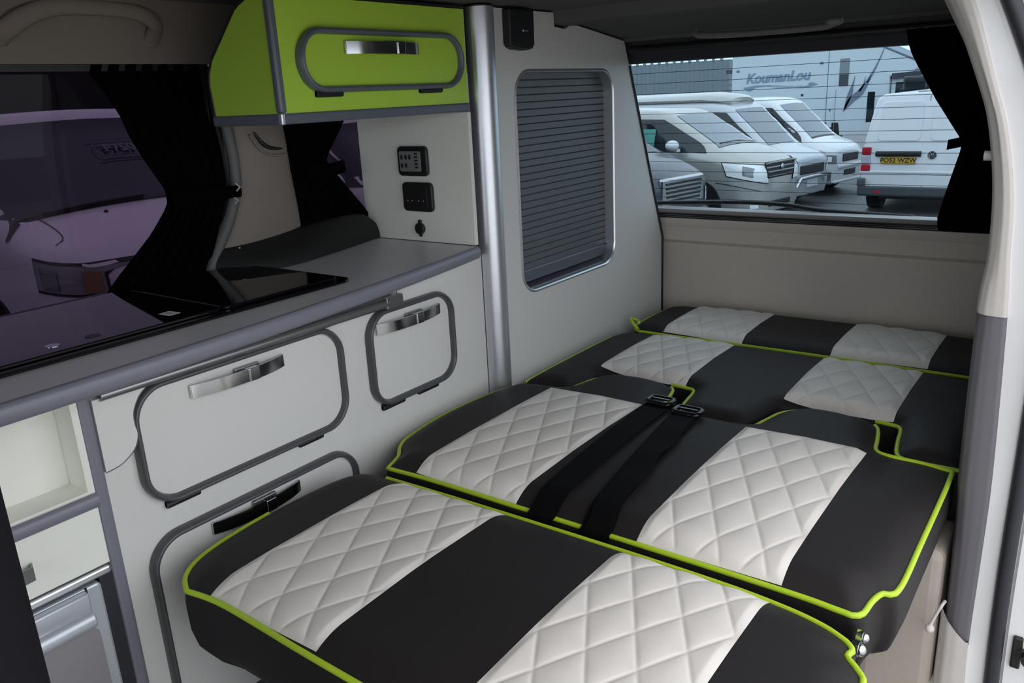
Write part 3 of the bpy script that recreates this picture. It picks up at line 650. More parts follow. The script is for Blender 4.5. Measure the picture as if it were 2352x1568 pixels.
def cushion(label, group, left, front, right, back, zp, rise, Rr, zbot, stripes, q0, qs, cat='cushion', name='bed_cushion', risef=lambda x, y: 1.0, skip=lambda x, y: False):
    """boundary curves run left: front->back, right: front->back, front/back: left->right. zp: piping height; the top rolls up by `rise` within Rr of the edge"""
    NU, NV = 150, 60
    Fp, Bp = resample(catmull(front, 6), NU), resample(catmull(back, 6), NU)
    Lp, Rp = resample(catmull(left, 6), NV), resample(catmull(right, 6), NV)
    outl = Fp[:-1] + Rp[:-1] + Bp[::-1][:-1] + Lp[::-1][:-1]
    cx = sum(p[0] for p in outl) / len(outl); cy_ = sum(p[1] for p in outl) / len(outl)
    root = thing(name, label, cat, (cx, cy_, zbot), group)
    coarse = outl[::2]
    def zt(x, y):
        d = pdist((x, y), coarse)
        e = min(1, d / Rr); z = zp + rise * risef(x, y) * e * (2 - e)
        return z + 0.006 * min(1, d / 0.2)
    bm = NB()
    V = []
    for i in range(NU + 1):
        u = i / NU; row = []
        for j in range(NV + 1):
            v = j / NV
            x, y = [(1 - v) * Fp[i][k] + v * Bp[i][k] + (1 - u) * Lp[j][k] + u * Rp[j][k]
                    - ((1 - u) * (1 - v) * Fp[0][k] + u * (1 - v) * Fp[-1][k] + (1 - u) * v * Bp[0][k] + u * v * Bp[-1][k]) for k in (0, 1)]
            edge = i in (0, NU) or j in (0, NV)
            row.append(bm.verts.new((x, y, zp if edge else zt(x, y))))
        V.append(row)
    for i in range(NU):
        for j in range(NV): bm.faces.new((V[i][j], V[i + 1][j], V[i + 1][j + 1], V[i][j + 1]))
    ring = [V[i][0] for i in range(NU)] + [V[NU][j] for j in range(NV)] + [V[i][NV] for i in range(NU, 0, -1)] + [V[0][j] for j in range(NV, 0, -1)]
    prev = ring
    for dz, ins in ((0.012, -0.003), (0.035, -0.006), (0.07, -0.005), (0.10, 0.004), (0.112, 0.018), (zp - zbot, 0.04)):
        new = []
        for v in ring:
            dx, dy = cx - v.co.x, cy_ - v.co.y; L = math.hypot(dx, dy)
            k = ins / L
            new.append(bm.verts.new((v.co.x + dx * k, v.co.y + dy * k, zp - dz)))
        for i in range(len(ring)): bm.faces.new((prev[i], prev[(i + 1) % len(ring)], new[(i + 1) % len(ring)], new[i]))
        prev = new
    bm.faces.new(prev[::-1])
    obj('pad', bm, M['vinyl'], root, smooth=60)
    def pleat(x, y):
        a = (x - q0[0]) / (2 * qs[0]) + (y - q0[1]) / (2 * qs[1]); b = -(x - q0[0]) / (2 * qs[0]) + (y - q0[1]) / (2 * qs[1])
        da = abs(a - round(a)); db = abs(b - round(b)); m = min(da, db)
        puff = (1 - (1 - min(1, da / 0.5)) ** 2.2) * (1 - (1 - min(1, db / 0.5)) ** 2.2)
        g = min(da, db) * 2 * 0.033 / 0.5 * 0.5
        return 0.0036 * puff ** 0.75 - 0.0013 * math.exp(-(g / 0.0019) ** 2)
    for xa, xb, y0, y1 in stripes:
        bm = NB(); nu, nv = 96, 190
        rows = []
        for i in range(nu + 1):
            u = i / nu; row = []
            for j in range(nv + 1):
                v = j / nv; ya = y0(xa(0.5) + (xb(0.5) - xa(0.5)) * u); yb = y1(xa(0.5) + (xb(0.5) - xa(0.5)) * u)
                y = ya + (yb - ya) * v; x = xa(y) + (xb(y) - xa(y)) * u
                e = min(u * (xb(y) - xa(y)), (1 - u) * (xb(y) - xa(y)), v * abs(yb - ya), (1 - v) * abs(yb - ya))
                seam = min(1, e / 0.012)
                row.append(bm.verts.new((x, y, zt(x, y) + 0.0004 + seam * (0.0012 + pleat(x, y)))))
            rows.append(row)
        for i in range(nu):
            for j in range(nv): bm.faces.new((rows[i][j], rows[i + 1][j], rows[i + 1][j + 1], rows[i][j + 1]))
        obj('quilted_panel', bm, M['cream'], root, smooth=60)
    keep = [not skip(x, y) for x, y in outl]; bm = NB()
    if all(keep): tube(bm, [(x, y, zp + 0.001) for x, y in outl], 0.0046, 8, closed=True, up=(0, 0, 1))
    else:
        k0 = keep.index(False); run = []
        for k in range(len(outl) + 1):
            i = (k0 + k) % len(outl)
            if keep[i] and k < len(outl): run.append((outl[i][0], outl[i][1], zp + 0.001))
            else:
                if len(run) > 2: tube(bm, run, 0.0046, 8, up=(0, 0, 1))
                run = []
    obj('piping', bm, M['piping'], root, smooth=60)
    return root, zt

K = lambda v: (lambda y: v)
def lerpf(a, b): return lambda y: interp([(a[0], a[1]), (b[0], b[1])], y)[0]
# front seat cushion
cu1, z1 = cushion('front bed cushion nearest the camera with wide quilted cream panels', 'bed cushions',
    [(-1.085, 0.566), (-1.125, 0.590), (-1.155, 0.640), (-1.172, 0.730), (-1.178, 0.85), (-1.172, 0.95), (-1.150, 1.0), (-1.120, 1.012)],
    [(-1.085, 0.566), (-1.0, 0.575), (-0.79, 0.568), (-0.50, 0.562), (-0.25, 0.562), (-0.165, 0.575)],
    [(-0.165, 0.575), (-0.163, 0.75), (-0.165, 0.90), (-0.178, 0.932), (-0.196, 0.952), (-0.193, 0.968), (-0.205, 0.982)],
    [(-1.120, 1.012), (-0.90, 1.019), (-0.60, 1.022), (-0.40, 1.020), (-0.30, 1.012), (-0.24, 0.999), (-0.205, 0.982)],
    0.420, 0.018, 0.06, 0.292,
    [(K(-1.039), K(-0.793), K(0.576), K(1.013)), (K(-0.557), K(-0.317), K(0.566), K(1.015))], (-0.435, 0.822), (0.0375, 0.066),
    skip=lambda x, y: x < -1.09 and y > 0.80)
# backrest cushion with two rounded head bulges
hump = lambda a: a
cu2, z2 = cushion('second bed cushion from the front, with two black belts over it', 'bed cushions',
    [(-1.118, 1.046), (-1.138, 1.098), (-1.166, 1.132), (-1.188, 1.18), (-1.204, 1.30), (-1.200, 1.43), (-1.178, 1.545), (-1.150, 1.585)],
    [(-1.118, 1.046), (-1.0, 1.052), (-0.80, 1.052), (-0.50, 1.052), (-0.30, 1.050), (-0.235, 1.045), (-0.213, 1.043)],
    [(-0.213, 1.043), (-0.2015, 1.053), (-0.1975, 1.090), (-0.190, 1.118), (-0.172, 1.140), (-0.170, 1.30), (-0.169, 1.50), (-0.170, 1.585)],
    [(-1.150, 1.585), (-1.08, 1.60), (-1.045, 1.61), (-1.030, 1.66), (-1.015, 1.715), (-0.97, 1.752), (-0.90, 1.762), (-0.845, 1.755), (-0.812, 1.735), (-0.795, 1.67), (-0.782, 1.61), (-0.755, 1.598), (-0.66, 1.600), (-0.572, 1.605), (-0.553, 1.65), (-0.535, 1.715), (-0.49, 1.757), (-0.43, 1.765), (-0.375, 1.755), (-0.338, 1.735), (-0.322, 1.67), (-0.312, 1.615), (-0.285, 1.600), (-0.22, 1.597), (-0.170, 1.585)],
    0.421, 0.024, 0.06, 0.295,
    [(K(-1.048), K(-0.802), K(1.056), lerpf((-1.05, 1.548), (-0.80, 1.556))), (K(-0.556), K(-0.316), K(1.056), lerpf((-0.556, 1.548), (-0.316, 1.553)))], (-0.435, 1.100), (0.0375, 0.0725),
    risef=lambda x, y: 1 - 0.85 * max(0, min(1, (x + 0.335) / 0.06)) * max(0, min(1, (y - 1.36) / 0.16)),
    skip=lambda x, y: y > 1.57 and (x < -1.045 or -0.762 < x < -0.566 or y > 1.746))
# third cushion, notched round the bulges
cu3, z3 = cushion('third bed cushion, notched around the black head bulges', 'bed cushions',
    [(-1.180, 1.622), (-1.184, 1.72), (-1.184, 1.85), (-1.182, 2.02), (-1.172, 2.09), (-1.140, 2.130)],
    [(-1.180, 1.622), (-1.10, 1.628), (-1.062, 1.640), (-1.050, 1.70), (-1.035, 1.765), (-0.98, 1.785), (-0.90, 1.790), (-0.80, 1.785), (-0.772, 1.770), (-0.760, 1.70), (-0.748, 1.635), (-0.720, 1.622), (-0.66, 1.622), (-0.61, 1.626), (-0.585, 1.645), (-0.572, 1.71), (-0.552, 1.770), (-0.49, 1.788), (-0.40, 1.790), (-0.325, 1.787), (-0.298, 1.772), (-0.288, 1.70), (-0.276, 1.635), (-0.250, 1.618), (-0.152, 1.618)],
    [(-0.152, 1.618), (-0.152, 1.80), (-0.152, 2.0), (-0.165, 2.140)],
    [(-1.140, 2.130), (-1.0, 2.145), (-0.80, 2.152), (-0.50, 2.152), (-0.165, 2.140)],
    0.412, 0.020, 0.045, 0.295,
    [(K(-1.048), K(-0.802), K(1.789), K(2.146)), (K(-0.556), K(-0.316), K(1.792), K(2.147))], (-0.435, 1.83), (0.0375, 0.0725),
    skip=lambda x, y: y < 1.80 and (-1.175 < x < -0.845 or -0.744 < x < -0.36))
cu4, z4 = cushion('narrow rear bed cushion against the tailgate', 'bed cushions',
    [(-1.125, 2.160), (-1.150, 2.18), (-1.166, 2.24), (-1.166, 2.36), (-1.155, 2.43), (-1.11, 2.462)],
    [(-1.125, 2.160), (-1.0, 2.160), (-0.80, 2.166), (-0.50, 2.168), (-0.165, 2.162)],
    [(-0.165, 2.162), (-0.16, 2.30), (-0.17, 2.468)],
    [(-1.11, 2.462), (-0.95, 2.482), (-0.70, 2.488), (-0.40, 2.488), (-0.17, 2.468)],
    0.418, 0.022, 0.05, 0.295,
    [(K(-1.048), K(-0.802), K(2.168), K(2.478)), (K(-0.556), K(-0.316), K(2.172), K(2.482))], (-0.435, 2.24), (0.0375, 0.0725))
bm = NB(); tube(bm, catmull([(-1.128, 2.158, 0.425), (-1.150, 2.165, 0.440), (-1.166, 2.185, 0.448), (-1.150, 2.20, 0.440), (-1.135, 2.175, 0.442)], 6), 0.005, 8); obj('piping_tail', bm, M['piping'], cu4, smooth=60)

bb = thing('bed_platform', 'seat box and folding frame under the bed cushions with chrome hinge bolts', 'bed platform', (-0.7, 1.4, 0.0))
bm = NB(); box(bm, (-0.995, 0.625, 0.0), (-0.26, 1.00, 0.285)); obj('seat_box', bm, M['board'], bb, bevel=0.003)
bm = NB(); box(bm, (-1.10, 0.607, 0.268), (-0.24, 1.03, 0.291)); obj('seat_frame', bm, M['blackp'], bb, bevel=0.004)
bm = NB(); box(bm, (-1.15, 1.07, 0.262), (-0.305, 2.46, 0.294)); obj('back_frame', bm, M['blackp'], bb, bevel=0.004)
bm = NB(); box(bm, (-1.10, 1.62, 0.0), (-0.33, 2.44, 0.260)); obj('rear_box', bm, M['board'], bb)
bm = NB(); prism(bm, [(0.992, 0.27), (1.036, 0.27), (1.036, 0.385), (1.025, 0.402), (1.004, 0.402), (0.992, 0.385)], 'x', -0.206, -0.201); obj('hinge_plate', bm, M['blackp'], bb, bevel=0.003)
for y, z, r in ((1.027, 0.404, 0.009), (1.006, 0.398, 0.011)):
    bm = NB(); cyl(bm, (-0.197, y, z), r, 0.008, 'x', 6); ball(bm, (-0.191, y, z), r * 0.8, (0.9, 1, 1)); obj('bolt', bm, M['chrome'], bb, smooth=40)

# belts over the second cushion
def belt(label, xa, xb, w0, w1, yb):
    t = thing('lap_belt', label, 'seat belt', ((xa + xb) / 2, 1.3, 0.44), 'black lap belts on the bed')
    pts = [(xa, 1.0385, 0.36), (xa, 1.036, 0.40), (xa, 1.040, 0.426)]
    for k in range(27):
        y = 1.050 + (yb - 0.012 - 1.050) * k / 26; x = xa + (xb - xa) * k / 26
        pts.append((x, y, z2(x, y) + 0.0065))
    bm = NB(); rings = []
    N = len(pts)
    for i, p in enumerate(pts):
        p = Vector(p); tg = (Vector(pts[min(i + 1, N - 1)]) - Vector(pts[max(i - 1, 0)])).normalized(); nn = Vector((1, 0, 0)).cross(tg).normalized()
        wd = w0 + (w1 - w0) * i / (N - 1)
        rings.append([bm.verts.new(p + Vector((1, 0, 0)) * a * wd / 2 + nn * b * 0.0012) for a, b in ((-1, -1), (1, -1), (1, 1), (-1, 1))])
    for i in range(N - 1):
        for k in range(4): bm.faces.new((rings[i][k], rings[i][(k + 1) % 4], rings[i + 1][(k + 1) % 4], rings[i + 1][k]))
    bm.faces.new(rings[0][::-1]); bm.faces.new(rings[-1]); obj('webbing', bm, M['webbing'], t)
    # second layer of webbing folded back through the buckle
    if w0 < 0.052:
        up_ = [(x + 0.004 + 0.004 * math.sin(k * 0.7), y, z + 0.003 + 0.0012 * math.sin(k * 0.9)) for k, (x, y, z) in enumerate(pts[1:])]
        bm = NB(); strap(bm, up_, w1 * 0.80, 0.0016, (1, 0.05, 0)); obj('loose_end', bm, M['webbing'], t, smooth=40)
    zc = z2(xb, 1.55) + 0.012
    bm = NB(); ww = w1 * 0.46
    loop = [(xb + a, yb + b, zc) for a, b in rrect(-ww, ww, -0.018, 0.018, 0.010, 4)]
    tube(bm, loop, 0.0075, 8, closed=True, up=(0, 0, 1), sx=1.0, sy=0.8); obj('buckle', bm, M['blackgloss'], t, smooth=60)
    bm = NB(); box(bm, (xb - ww * 0.8, yb - 0.003, zc + 0.003), (xb + ww * 0.8, yb + 0.004, zc + 0.006)); obj('slide_bar', bm, M['blackgloss'], t, bevel=0.001)
belt('left black lap belt lying along the second cushion', -0.738, -0.765, 0.053, 0.060, 1.572)
belt('right black lap belt lying along the second cushion', -0.630, -0.686, 0.050, 0.062, 1.545)
# ------------------------------------------------------------------ the yard outside
def gz(x, y): # the yard falls away towards the back
    t = max(0, min(1, (y - 3.5) / 6.0)); t = t * t * (3 - 2 * t); return -0.47 - 0.65 * t
bm = NB(); grid(bm, lambda u, v: (-60 + 110 * u, -40 + 110 * v, gz(0, -40 + 110 * v)), 22, 110)
tag(obj('ground', bm, M['asphalt'], smooth=60), kind='structure')

def section(p, n=22):
    """half section bottom -> top centre as (y, z) for station values (zb, zbelt, ztop, w, wt)"""
    zb, zbelt, ztop, w_, wt_ = p
    c = [(w_ * 0.90, zb), (w_ * 0.985, zb + 0.10), (w_, zb + 0.55 * (zbelt - zb)), (w_ * 0.985, zbelt - 0.02), (w_ * 0.965, zbelt + 0.02), (wt_ * 0.5 + w_ * 0.47, zbelt + 0.5 * (ztop - zbelt)), (wt_, ztop - 0.16 * (ztop - zbelt) - 0.01), (wt_ * 0.86, ztop - 0.02), (wt_ * 0.45, ztop), (0, ztop + 0.008)]
    return resample(catmull(c, 6), n)

class Car:
    def __init__(s, name, label, st, loc, head, group=None, cat='car'):
        s.st = st; s.N = len(st) - 1
        s.root = thing(name, label, cat, loc, group); s.root.rotation_euler = (0, 0, head)
    def params(s, q):
        q = max(0, min(s.N, q)); k = min(s.N - 1, int(q)); t = q - k
        P = [s.st[max(0, k - 1)], s.st[k], s.st[k + 1], s.st[min(s.N, k + 2)]]
        out = []
        for a, b, c, d in zip(*P):   # monotone-limited hermite
            m1 = 0 if (b - a) * (c - b) <= 0 else 0.5 * (c - a); m2 = 0 if (c - b) * (d - c) <= 0 else 0.5 * (d - b)
            h = c - b
            lim = 3 * abs(h); m1 = max(-lim, min(lim, m1)); m2 = max(-lim, min(lim, m2))
            t2, t3 = t * t, t ** 3
            out.append((2 * t3 - 3 * t2 + 1) * b + (t3 - 2 * t2 + t) * m1 + (-2 * t3 + 3 * t2) * c + (t3 - t2) * m2)
        return out
    def S(s, q, h, side):
        p = s.params(q); sec = section(p[1:])
        k = h * (len(sec) - 1); i = min(len(sec) - 2, int(k)); t = k - i
        y = sec[i][0] + (sec[i + 1][0] - sec[i][0]) * t; z = sec[i][1] + (sec[i + 1][1] - sec[i][1]) * t
        return Vector((p[0], side * y, z))
    def Nrm(s, q, h, side):
        e = 0.03; a = s.S(min(s.N, q + e), h, side) - s.S(max(0, q - e), h, side); b = s.S(q, min(1, h + e), side) - s.S(q, max(0, h - e), side)
        n = a.cross(b) * side; return -n.normalized() if n.length > 1e-9 else Vector((1, 0, 0))
    def hz(s, q, z):     # section parameter where the skin reaches height z
        lo, hi = 0.0, 1.0
        for _ in range(18):
            m = (lo + hi) / 2
            if s.S(q, m, 1).z < z: lo = m
            else: hi = m
        return lo
    def body(s, m, name='body'):
        bm = NB(); nq = s.N * 6; nh = 22; cols = []
        for i in range(nq + 1):
            q = s.N * i / nq; sec = section(s.params(q)[1:], nh); x = s.params(q)[0]
            cols.append([bm.verts.new((x, y, z)) for y, z in sec] + [bm.verts.new((x, -y, z)) for y, z in sec[-2::-1]])
        for a, b in zip(cols[:-1], cols[1:]):
            for j in range(len(a) - 1): bm.faces.new((a[j], a[j + 1], b[j + 1], b[j]))
            bm.faces.new((a[-1], a[0], b[0], b[-1]))
        bm.faces.new(cols[0]); bm.faces.new(cols[-1][::-1])
        return obj(name, bm, m, s.root, smooth=50, local=True)
    def patch(s, name, m, corners, side=1, off=0.008, n=(10, 10), parent=None, zmode=True):
        """corners: 4 (q, z) pairs, anticlockwise; laid on the skin"""
        bm = NB(); A, B, C, D = corners
        def f(u, v):
            q = (A[0] * (1 - u) + B[0] * u) * (1 - v) + (D[0] * (1 - u) + C[0] * u) * v
            z = (A[1] * (1 - u) + B[1] * u) * (1 - v) + (D[1] * (1 - u) + C[1] * u) * v
            h = s.hz(q, z) if zmode else z
            return s.S(q, h, side) + s.Nrm(q, h, side) * off
        grid(bm, f, *n)
        return obj(name, bm, m, parent or s.root, smooth=60, local=True)
    def across(s, name, m, q0, q1, hmax0, hmax1, off=0.008, n=(16, 10), parent=None):
        """a pane spanning the car's width from station q0 (edge h hmax0) to q1"""
        bm = NB()
        def f(u, v):
            q = q0 + (q1 - q0) * v; hm = hmax0 + (hmax1 - hmax0) * v
            c = 2 * u - 1; side = 1 if c >= 0 else -1; h = 1 - (1 - hm) * abs(c)
            return s.S(q, h, side) + s.Nrm(q, min(h, 0.985), side) * off
        grid(bm, f, *n); return obj(name, bm, m, parent or s.root, smooth=60, local=True)
    def wheels(s, xs, r, yw):
        for x in xs:
            for sd in (1, -1):
                bm = NB(); cyl(bm, (x, sd * (yw - 0.04), r + 0.035), r * 1.22, 0.12, 'y', 32); obj('wheel_arch', bm, M['blackp'], s.root, smooth=40, local=True)
                bm = NB(); cyl(bm, (x, sd * (yw - 0.10), r), r, 0.23, 'y', 32); wv = obj('wheel', bm, M['tyre'], s.root, smooth=40, local=True, bevel=0.02)
                bm = NB(); cyl(bm, (x, sd * (yw + 0.017), r), r * 0.62, 0.012, 'y', 24)
                for k in range(6):
                    a = k * PI / 3; box(bm, (x - 0.02, sd * (yw + 0.02) - 0.008, r + 0.03), (x + 0.02, sd * (yw + 0.02) + 0.008, r + r * 0.6), Matrix.Rotation(a, 3, 'Y'), Vector((x, 0, r)))
                obj('rim', bm, M['alloy'], wv, local=True)

def lbox(bm, c, s_, rot=None): box(bm, [c[i] - s_[i] / 2 for i in range(3)], [c[i] + s_[i] / 2 for i in range(3)], rot)

# stations: x, sill height, belt height, top height, half width, half width at the roof   (nose at +x)
ST_MPV = [(-2.40, 0.40, 0.95, 1.10, 0.70, 0.62), (-2.36, 0.34, 1.02, 1.62, 0.82, 0.66), (-2.20, 0.30, 1.06, 1.86, 0.89, 0.72), (-1.2, 0.27, 1.05, 1.915, 0.90, 0.745), (0.0, 0.26, 1.14, 1.90, 0.90, 0.745),
          (0.55, 0.26, 1.14, 1.85, 0.90, 0.73), (1.00, 0.26, 1.14, 1.63, 0.90, 0.71), (1.42, 0.26, 1.13, 1.39, 0.895, 0.70), (1.62, 0.26, 1.12, 1.30, 0.89, 0.70), (1.95, 0.25, 1.06, 1.215, 0.875, 0.64), (2.17, 0.24, 0.98, 1.12, 0.83, 0.58),
          (2.31, 0.24, 0.90, 1.04, 0.72, 0.48), (2.375, 0.25, 0.86, 1.0, 0.54, 0.34), (2.40, 0.27, 0.83, 0.97, 0.30, 0.18)]
def nose_at(nx, ny, head, L=2.4):
    return (nx - L * math.cos(head), ny - L * math.sin(head), gz(0, ny + 0.3))

H0 = math.radians(-10)
# --- silver people carrier
c = Car('people_carrier', 'silver beige people carrier with slatted chrome grille, facing right in the rear window', ST_MPV, nose_at(-4.37, 13.3, H0), H0, 'vehicles parked behind the van')
c.body(M['carsilver'])
c.across('windscreen', M['carglass'], 7.75, 5.35, 0.70, 0.78)
c.across('wiper_well', M['cardark'], 8.05, 7.75, 0.66, 0.69)
for sd in (1, -1):
    c.patch('side_window', M['cardarkglass'], [(2.4, 1.24), (7.45, 1.20), (5.15, 1.73), (2.4, 1.77)], sd)
    hl = c.patch('headlamp', M['lamp'], [(9.0, 0.86), (12.5, 0.72), (12.3, 0.96), (8.7, 1.06)], sd, 0.016, (22, 8))
    c.patch('headlamp_gap', M['rubber'], [(8.93, 0.845), (12.56, 0.705), (12.36, 0.975), (8.62, 1.075)], sd, 0.007, (22, 8))
    c.patch('bulb', M['lampin'], [(10.1, 0.87), (11.0, 0.83), (10.9, 0.95), (10.0, 1.0)], sd, 0.024, (5, 5), hl)
    bm = NB(); ball(bm, (1.0, sd * 1.02, 1.33), 0.12, (0.9, 1.1, 0.75)); lbox(bm, (1.03, sd * 0.93, 1.25), (0.06, 0.1, 0.05)); obj('door_mirror', bm, M['carwhite'], c.root, smooth=50, local=True)
    c.patch('fog_lamp', M['lamp'], [(10.8, 0.34), (11.7, 0.34), (11.6, 0.40), (10.8, 0.41)], sd, 0.01, (5, 4))
    c.patch('bumper_crease', M['cardark'], [(8.4, 0.74), (12.0, 0.60), (12.0, 0.612), (8.4, 0.755)], sd, 0.004, (14, 2))
bm = NB(); lbox(bm, (2.375, 0, 0.915), (0.07, 0.90, 0.27)); g = obj('grille', bm, M['blackp'], c.root, local=True, bevel=0.03)
for k in range(4):
    bm = NB(); lbox(bm, (2.407 - 0.004 * k, 0, 1.03 - 0.070 * k), (0.03, 0.94 - 0.06 * k, 0.026)); obj('grille_bar', bm, M['chrome'], g, local=True, bevel=0.006)
bm = NB(); ball(bm, (2.425, 0, 0.95), 0.05, (0.3, 1, 1)); obj('badge', bm, M['chrome'], g, smooth=50, local=True)
bm = NB(); lbox(bm, (2.38, 0, 0.38), (0.06, 0.70, 0.10)); obj('lower_intake', bm, M['blackp'], c.root, local=True, bevel=0.02)
bm = NB(); tube(bm, [(1.58, 0.55, 1.30), (1.54, 0.1, 1.345), (1.54, -0.45, 1.335)], 0.012, 6); obj('wiper', bm, M['blackp'], c.root, local=True)
c.wheels((1.45, -1.35), 0.335, 0.895)
c.patch('sticker', M['green'], [(4.2, 1.24), (4.9, 1.24), (4.9, 1.58), (4.2, 1.58)], -1, 0.014, (4, 4))

# --- second: white people carrier with roof box, half hidden
ST_BON = [(-2.3, 0.40, 0.95, 1.15, 0.68, 0.6), (-2.26, 0.34, 1.0, 1.7, 0.80, 0.66), (-2.1, 0.30, 1.03, 1.90, 0.845, 0.70), (-1.2, 0.27, 1.03, 1.95, 0.85, 0.72), (0.0, 0.26, 1.02, 1.95, 0.85, 0.72),
          (0.75, 0.26, 1.02, 1.90, 0.85, 0.71), (1.15, 0.26, 1.02, 1.62, 0.85, 0.69), (1.55, 0.26, 1.00, 1.26, 0.85, 0.68), (1.72, 0.26, 0.97, 1.13, 0.845, 0.68), (1.98, 0.25, 0.92, 1.05, 0.83, 0.64), (2.14, 0.24, 0.87, 0.99, 0.79, 0.58),
          (2.25, 0.24, 0.82, 0.93, 0.69, 0.48), (2.29, 0.25, 0.78, 0.88, 0.52, 0.34), (2.30, 0.27, 0.76, 0.86, 0.28, 0.18)]
c = Car('minivan', 'white minivan with roof box parked between the silver people carrier and another white minivan', ST_BON, nose_at(-4.50, 15.45, H0, 2.3), H0, 'vehicles parked behind the van')
c.body(M['carpearl'])
c.across('windscreen', M['carglass'], 7.75, 5.45, 0.70, 0.78)
for sd in (1, -1):
    c.patch('side_window', M['cardarkglass'], [(2.4, 1.12), (7.35, 1.06), (5.3, 1.74), (2.4, 1.80)], sd)
    c.patch('headlamp', M['lamp'], [(9.8, 0.66), (11.9, 0.62), (11.7, 0.78), (9.6, 0.82)], sd, 0.012)
    bm = NB(); ball(bm, (1.25, sd * 0.97, 1.13), 0.10, (0.7, 1.1, 0.9)); obj('door_mirror', bm, M['carwhite'], c.root, smooth=50, local=True)
bm = NB(); lbox(bm, (2.29, 0, 0.70), (0.05, 0.9, 0.17)); obj('grille', bm, M['blackp'], c.root, local=True, bevel=0.02)
bm = NB(); tube(bm, [(2.33, -0.62, 0.42), (2.37, -0.55, 0.56), (2.39, 0, 0.58), (2.37, 0.55, 0.56), (2.33, 0.62, 0.42)], 0.035, 8); obj('bull_bar', bm, M['chrome'], c.root, smooth=60, local=True)
bm = NB(); lbox(bm, (2.315, 0, 0.44), (0.02, 0.40, 0.12)); obj('number_plate', bm, M['white'], c.root, local=True)
bm = NB(); tube(bm, [(-1.9, 0.0, 1.97), (-1.7, 0, 1.99), (0.3, 0, 1.99), (0.68, 0, 1.95), (0.80, 0, 1.92)], [0.4, 0.64, 0.64, 0.58, 0.45], 16, up=(0, 0, 1), sx=1, sy=0.20); obj('roof_box', bm, M['carsilver'], c.root, smooth=60, local=True)
c.wheels((1.42, -1.3), 0.33, 0.845)

# --- third: white minivan nearest the motorhome
c = Car('minivan', 'white minivan with black grille, third in the row beside the white panel van', ST_BON, nose_at(-4.38, 17.6, H0, 2.3), H0, 'vehicles parked behind the van')
c.body(M['carwhite'])
c.across('windscreen', M['carglass'], 7.75, 5.45, 0.70, 0.78)
c.across('wiper_well', M['blackp'], 8.0, 7.75, 0.68, 0.70)
for sd in (1, -1):
    c.patch('side_window', M['cardarkglass'], [(2.4, 1.12), (7.35, 1.06), (5.3, 1.74), (2.4, 1.80)], sd)
    hl = c.patch('headlamp', M['lampin'], [(9.9, 0.66), (11.7, 0.64), (11.5, 0.80), (9.7, 0.83)], sd, 0.012)
    c.patch('bulb', M['lamp'], [(10.3, 0.69), (10.8, 0.68), (10.8, 0.78), (10.3, 0.79)], sd, 0.02, (4, 4), hl)
    bm = NB(); ball(bm, (1.25, sd * 0.98, 1.15), 0.11, (0.7, 1.1, 1.0)); lbox(bm, (1.3, sd * 0.88, 1.04), (0.05, 0.1, 0.1)); obj('door_mirror', bm, M['carwhite'], c.root, smooth=50, local=True)
    bm = NB(); lbox(bm, (2.19, sd * 0.52, 0.44), (0.16, 0.16, 0.12)); obj('fog_recess', bm, M['blackp'], c.root, local=True, bevel=0.02)
bm = NB(); lbox(bm, (2.285, 0, 0.735), (0.05, 0.72, 0.17)); obj('grille', bm, M['blackp'], c.root, local=True, bevel=0.025)
bm = NB(); lbox(bm, (2.26, 0, 0.57), (0.14, 1.05, 0.10)); obj('bumper_edge', bm, M['carwhite'], c.root, local=True, bevel=0.04)
bm = NB(); lbox(bm, (2.27, 0, 0.44), (0.07, 0.55, 0.13)); obj('lower_intake', bm, M['blackp'], c.root, local=True, bevel=0.02)
bm = NB(); lbox(bm, (2.20, 0, 0.28), (0.25, 1.35, 0.05)); obj('splitter', bm, M['carwhite'], c.root, local=True, bevel=0.02)
bm = NB(); lbox(bm, (0.9, 0.55, 1.95), (0.05, 0.02, 0.05)); obj('aerial', bm, M['blackp'], c.root, local=True)
c.wheels((1.42, -1.3), 0.33, 0.845)

# --- dark one in the near left corner of the rear window
c = Car('people_carrier', 'dark blue grey people carrier with large chrome grille in front of the silver one', ST_MPV, nose_at(-5.02, 11.0, H0), H0, 'vehicles parked behind the van')
c.body(M['cardark'])
c.across('windscreen', M['vandark'], 7.75, 5.35, 0.70, 0.78)
for sd in (1, -1):
    c.patch('side_window', M['cardarkglass'], [(2.4, 1.24), (7.45, 1.20), (5.15, 1.73), (2.4, 1.77)], sd)
    c.patch('headlamp', M['lamp'], [(9.6, 0.66), (11.6, 0.60), (11.5, 0.80), (9.5, 0.86)], sd, 0.012)
bm = NB(); lbox(bm, (2.37, 0, 0.82), (0.09, 1.02, 0.40)); g = obj('grille', bm, M['chrome'], c.root, local=True, bevel=0.03)
for k in range(5):
    bm = NB(); lbox(bm, (2.40, 0, 0.94 - 0.06 * k), (0.05, 0.88 - 0.02 * k, 0.032)); obj('grille_slot', bm, M['blackp'], g, local=True)
bm = NB(); lbox(bm, (2.36, 0, 0.48), (0.14, 1.25, 0.09)); obj('bumper_edge', bm, M['cardark'], c.root, local=True, bevel=0.03)
bm = NB(); lbox(bm, (2.40, -0.15, 0.37), (0.02, 0.45, 0.11)); obj('number_plate', bm, M['white'], c.root, local=True)
c.wheels((1.45, -1.35), 0.335, 0.895)

